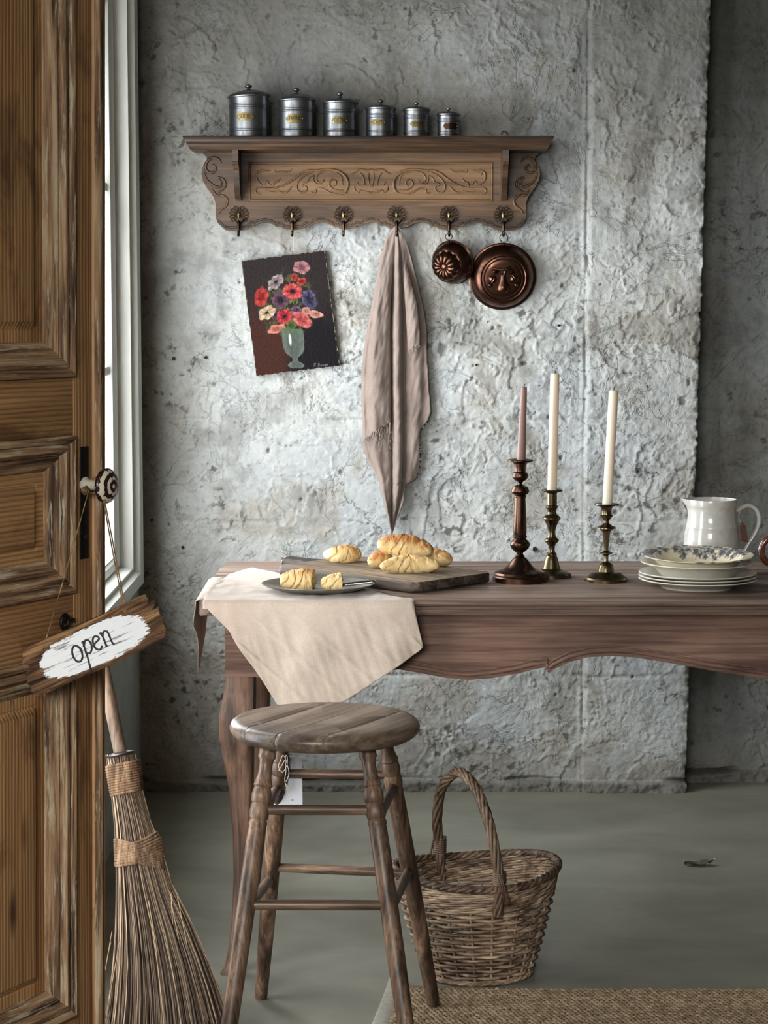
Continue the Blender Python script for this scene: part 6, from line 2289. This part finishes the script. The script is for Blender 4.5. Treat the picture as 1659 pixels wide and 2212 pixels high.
for i in range(1500):
    s = rs3.uniform(-1, 1)
    d = rs3.uniform(-1, 1)
    if s * s + d * d > 1:
        d *= 0.3
        s = max(-1, min(1, s * 1.02))
    pts = []
    vend = rs3.uniform(2225, 2262) - (52 * max(0, s) ** 2)
    wob = rs3.uniform(-5, 5)
    wig = rs3.uniform(0, 6)
    for v in np.linspace(1630, vend, 9):
        uL, uR, hd = lerp_table(bt, v)
        f = max(0, (v - 1890) / 330)
        u = (uL + uR) / 2 + s * (uR - uL) / 2 + wob * f + 1.8 * math.sin(wig + v / 60.0) * f
        pts.append(atY(u, v, YBR(v) + d * hd))
    if pts[-1].z < 0.003:
        pts[-1].z = 0.003
    n0 = len(gb.v)
    gb.tube(pts, rs3.choice([0.0009, 0.0011, 0.0013, 0.0016]), 4, cap=False)
    t = rs3.random()
    c = linA((84, 71, 60)) if t < 0.45 else (linA((116, 99, 84)) if t < 0.8 else (linA((158, 137, 112)) if t < 0.93 else linA((52, 42, 36))))
    cols += [c * rs3.uniform(0.8, 1.15)] * (len(gb.v) - n0)
for i in range(7):
    u0 = rs3.uniform(235, 260) if rs3.random() < 0.5 else rs3.uniform(300, 400)
    v0 = rs3.uniform(1900, 2050)
    dv_ = rs3.uniform(60, 170)
    lean = rs3.uniform(-26, 6) if u0 < 262 else rs3.uniform(0, 46)
    y = YBR(v0 + 60) - rs3.uniform(0.035, 0.055)
    n0 = len(gb.v)
    gb.tube([atY(u0 + lean * q, v0 + dv_ * q, y) for q in (0, 0.3, 0.6, 1)], 0.0008, 4, cap=False)
    cols += [linA((164, 142, 112))] * (len(gb.v) - n0)
gb.part('bristles', M_TWIG, broom, 60, cols=np.array(cols), kind='stuff')
cc_ = atY(260.5, 1628, YBR(1628))
hdir = (atY(222, 1440, YBR(1440) + 0.0) - cc_).normalized()
q0 = cc_ - hdir * 0.05
L_ = (1.02 - cc_.z) / hdir.z
pts = [q0 + (cc_ + hdir * L_ - q0) * t for t in np.linspace(0, 1, 12)]
G().tube(pts, 0.0128, 20).part('handle', M_STICK, broom, 60)
mc = Vector((0, 0, 1)).rotation_difference(hdir).to_matrix()
G().lathe([(0, -0.004), (0.026, -0.004), (0.029, -0.001), (0.028, 0.001), (0.014, 0.004), (0, 0.004)], cc_, 32, mc).part('cap', M_DKMETAL, broom, 40)


def winding(v0, v1, turns, tilt_fn, name, rad=0.0022):
    pts = []
    n_ = 28
    for i in range(turns * n_ + 1):
        t = i / (turns * n_)
        a = 2 * math.pi * i / n_
        v = v0 + (v1 - v0) * t
        v = v + tilt_fn(math.cos(a), math.sin(a), t)
        uL, uR, hd = lerp_table(bt, v)
        u = (uL + uR) / 2 + math.cos(a) * ((uR - uL) / 2 + 2.0)
        pts.append(atY(u, v, YBR(v) - math.sin(a) * (hd + 0.002)))
    G().tube(pts, rad, 6).part(name, M_ROPE, broom, 60)


winding(1649, 1715, 12, lambda c, s, t: -6 * c, 'binding', 0.0030)
winding(1824, 1868, 8, lambda c, s, t: (14 * c if s > 0 else -6 * c), 'binding', 0.0030)
winding(1808, 1858, 8, lambda c, s, t: (-22 * c * (0.3 + 0.7 * (c > 0)) + 10 if s > 0 else 4), 'binding', 0.0030)

# ---- woven jute rug with felt border
M_JUTE = plain('jute_weave', (104, 89, 70), 0.92, var=0.5, scale=60, bump=0.4)
M_FELT = plain('grey_felt', (148, 144, 132), 0.95, var=0.35, scale=90, bump=0.5)
rc_ = atZ(840, 2118, 0.010)
rx0, ry1 = rc_.x, rc_.y
rug = thing('jute_rug', (0.8, 3.7, 0), 'coarse woven jute rug with a pale felt border in the foreground', 'rug')
ry0 = 3.35
sl = (atZ(803, 2212, 0.008).x - rx0) / (atZ(803, 2212, 0.008).y - ry1)
xl = lambda y: rx0 + sl * (y - ry1)
far = lambda x: ry1 - 0.022 - 0.028 * min(1, max(0, (x - rx0) / 0.35)) + 0.004 * math.sin(x * 9)
g = G()
xs_ = np.linspace(0.032, 1.5, 30)
top_, n_ = [], len(xs_)
vs = []
for x in xs_:
    vs.append((x + xl(far(x)) * 0 + rx0 + 0.0, far(x), 0.0005))
for x in xs_:
    vs.append((x + rx0, far(x), 0.007))
for x in xs_:
    vs.append((x + rx0 + (xl(ry0) - rx0) * (1 if x < 0.1 else 0), ry0, 0.007))
fs = [(i, i + 1, i + 1 + n_, i + n_) for i in range(n_ - 1)] + [(i + n_, i + 1 + n_, i + 1 + 2 * n_, i + 2 * n_) for i in range(n_ - 1)]
g.add(vs, fs).part('backing', M_JUTE, rug, 0)
lp_, lcol = G(), []
rs4 = random.Random(31)
y = 4.185
row_i = 0
pitch_x, pitch_y = 0.0098, 0.0105
while y > 3.90:
    x = xl(y) + 0.036 + (pitch_x / 2 if row_i % 2 else 0)
    while x < 1.02:
        if y < far(x - rx0) - 0.002:
            j = lambda a: rs4.uniform(-a, a)
            h_ = 0.0052 + j(0.0010)
            base = Vector((x + j(.0008), y + j(.0008), 0.0062))
            pts = [base + Vector((-0.0046, 0.003, 0)), base + Vector((-0.0030, 0.001, h_ * 0.75)), base + Vector((0, 0, h_)), base + Vector((0.0030, -0.001, h_ * 0.75)), base + Vector((0.0046, -0.003, 0))]
            n0 = len(lp_.v)
            lp_.tube(pts, 0.0026 + j(0.0003), 5, cap=False)
            c = linA((142, 123, 98)) * rs4.uniform(0.6, 1.25)
            lcol += [c] * (len(lp_.v) - n0)
        x += pitch_x
    y -= pitch_y
    row_i += 1
k = NT('jute_loop')
_n = k.noise(k.coord(), 400, 3, 0.6)
M_LOOP = k.set(base=k.mix(0.5, k.attr(), k.ramp(_n, [(0.3, 0.6), (0.7, 1.2)]), 'MULTIPLY'), rough=0.9, spec=0.15)
lp_.part('loops', M_LOOP, rug, 60, cols=np.array(lcol), kind='stuff')
rows_ = []
for j in range(40):
    yy = ry1 + 0.006 + (ry0 - ry1) * j / 39
    x0 = xl(yy)
    w = 0.034
    lift = 0.006 * math.exp(-((yy - ry1) / 0.03) ** 2)
    rows_.append([Vector((x0 - 0.001, yy, 0.0006)), Vector((x0, yy, 0.008 + lift)), Vector((x0 + 0.006, yy, 0.0105 + lift)), Vector((x0 + w * 0.6, yy, 0.0108 + lift)), Vector((x0 + w, yy, 0.0095)), Vector((x0 + w + 0.004, yy, 0.004))])
G().grid(rows_, 6, 40).part('felt_border', M_FELT, rug, 60)

# ---- dry leaf on the floor
M_LEAF = plain('dead_leaf', (58, 52, 44), 0.8, var=0.5, scale=120)
lc = atZ(1508, 1870, 0)
leaf = thing('dry_leaf', lc, 'curled dark dead leaf lying alone on the concrete floor', 'leaf')
rows_ = []
for i in range(15):
    t = i / 14
    w = 0.020 * math.sin(math.pi * t) ** 0.6 * (1 - 0.3 * t)
    rows_.append([lc + Vector(((t - 0.5) * 0.068, q * w, 0.002 + 0.005 * q * q + 0.006 * t * t + 0.002 * math.sin(t * 9 + q))) for q in np.linspace(-1, 1, 7)])
G().grid(rows_, 7, 15).part('blade', M_LEAF, leaf, 0)
G().tube(catmull([lc + Vector((0.026, 0, 0.006)), lc + Vector((0.033, 0.004, 0.010)), lc + Vector((0.040, 0.006, 0.014))], 4), 0.0012, 6).part('stalk', M_LEAF, leaf)
G().lathe([(0, 0), (0.0018, 0.0006), (0.0018, 0.0026), (0, 0.0032)], lc + Vector((0.0405, 0.006, 0.0135)), 10).part('glint_bead', plain('glint_white', (226, 224, 214), 0.5, var=0.05), leaf)  # pale bead stands in for a small white glint

sc.cycles.use_denoising = True
sc.cycles.use_adaptive_sampling = True
sc.cycles.adaptive_threshold = 0.04
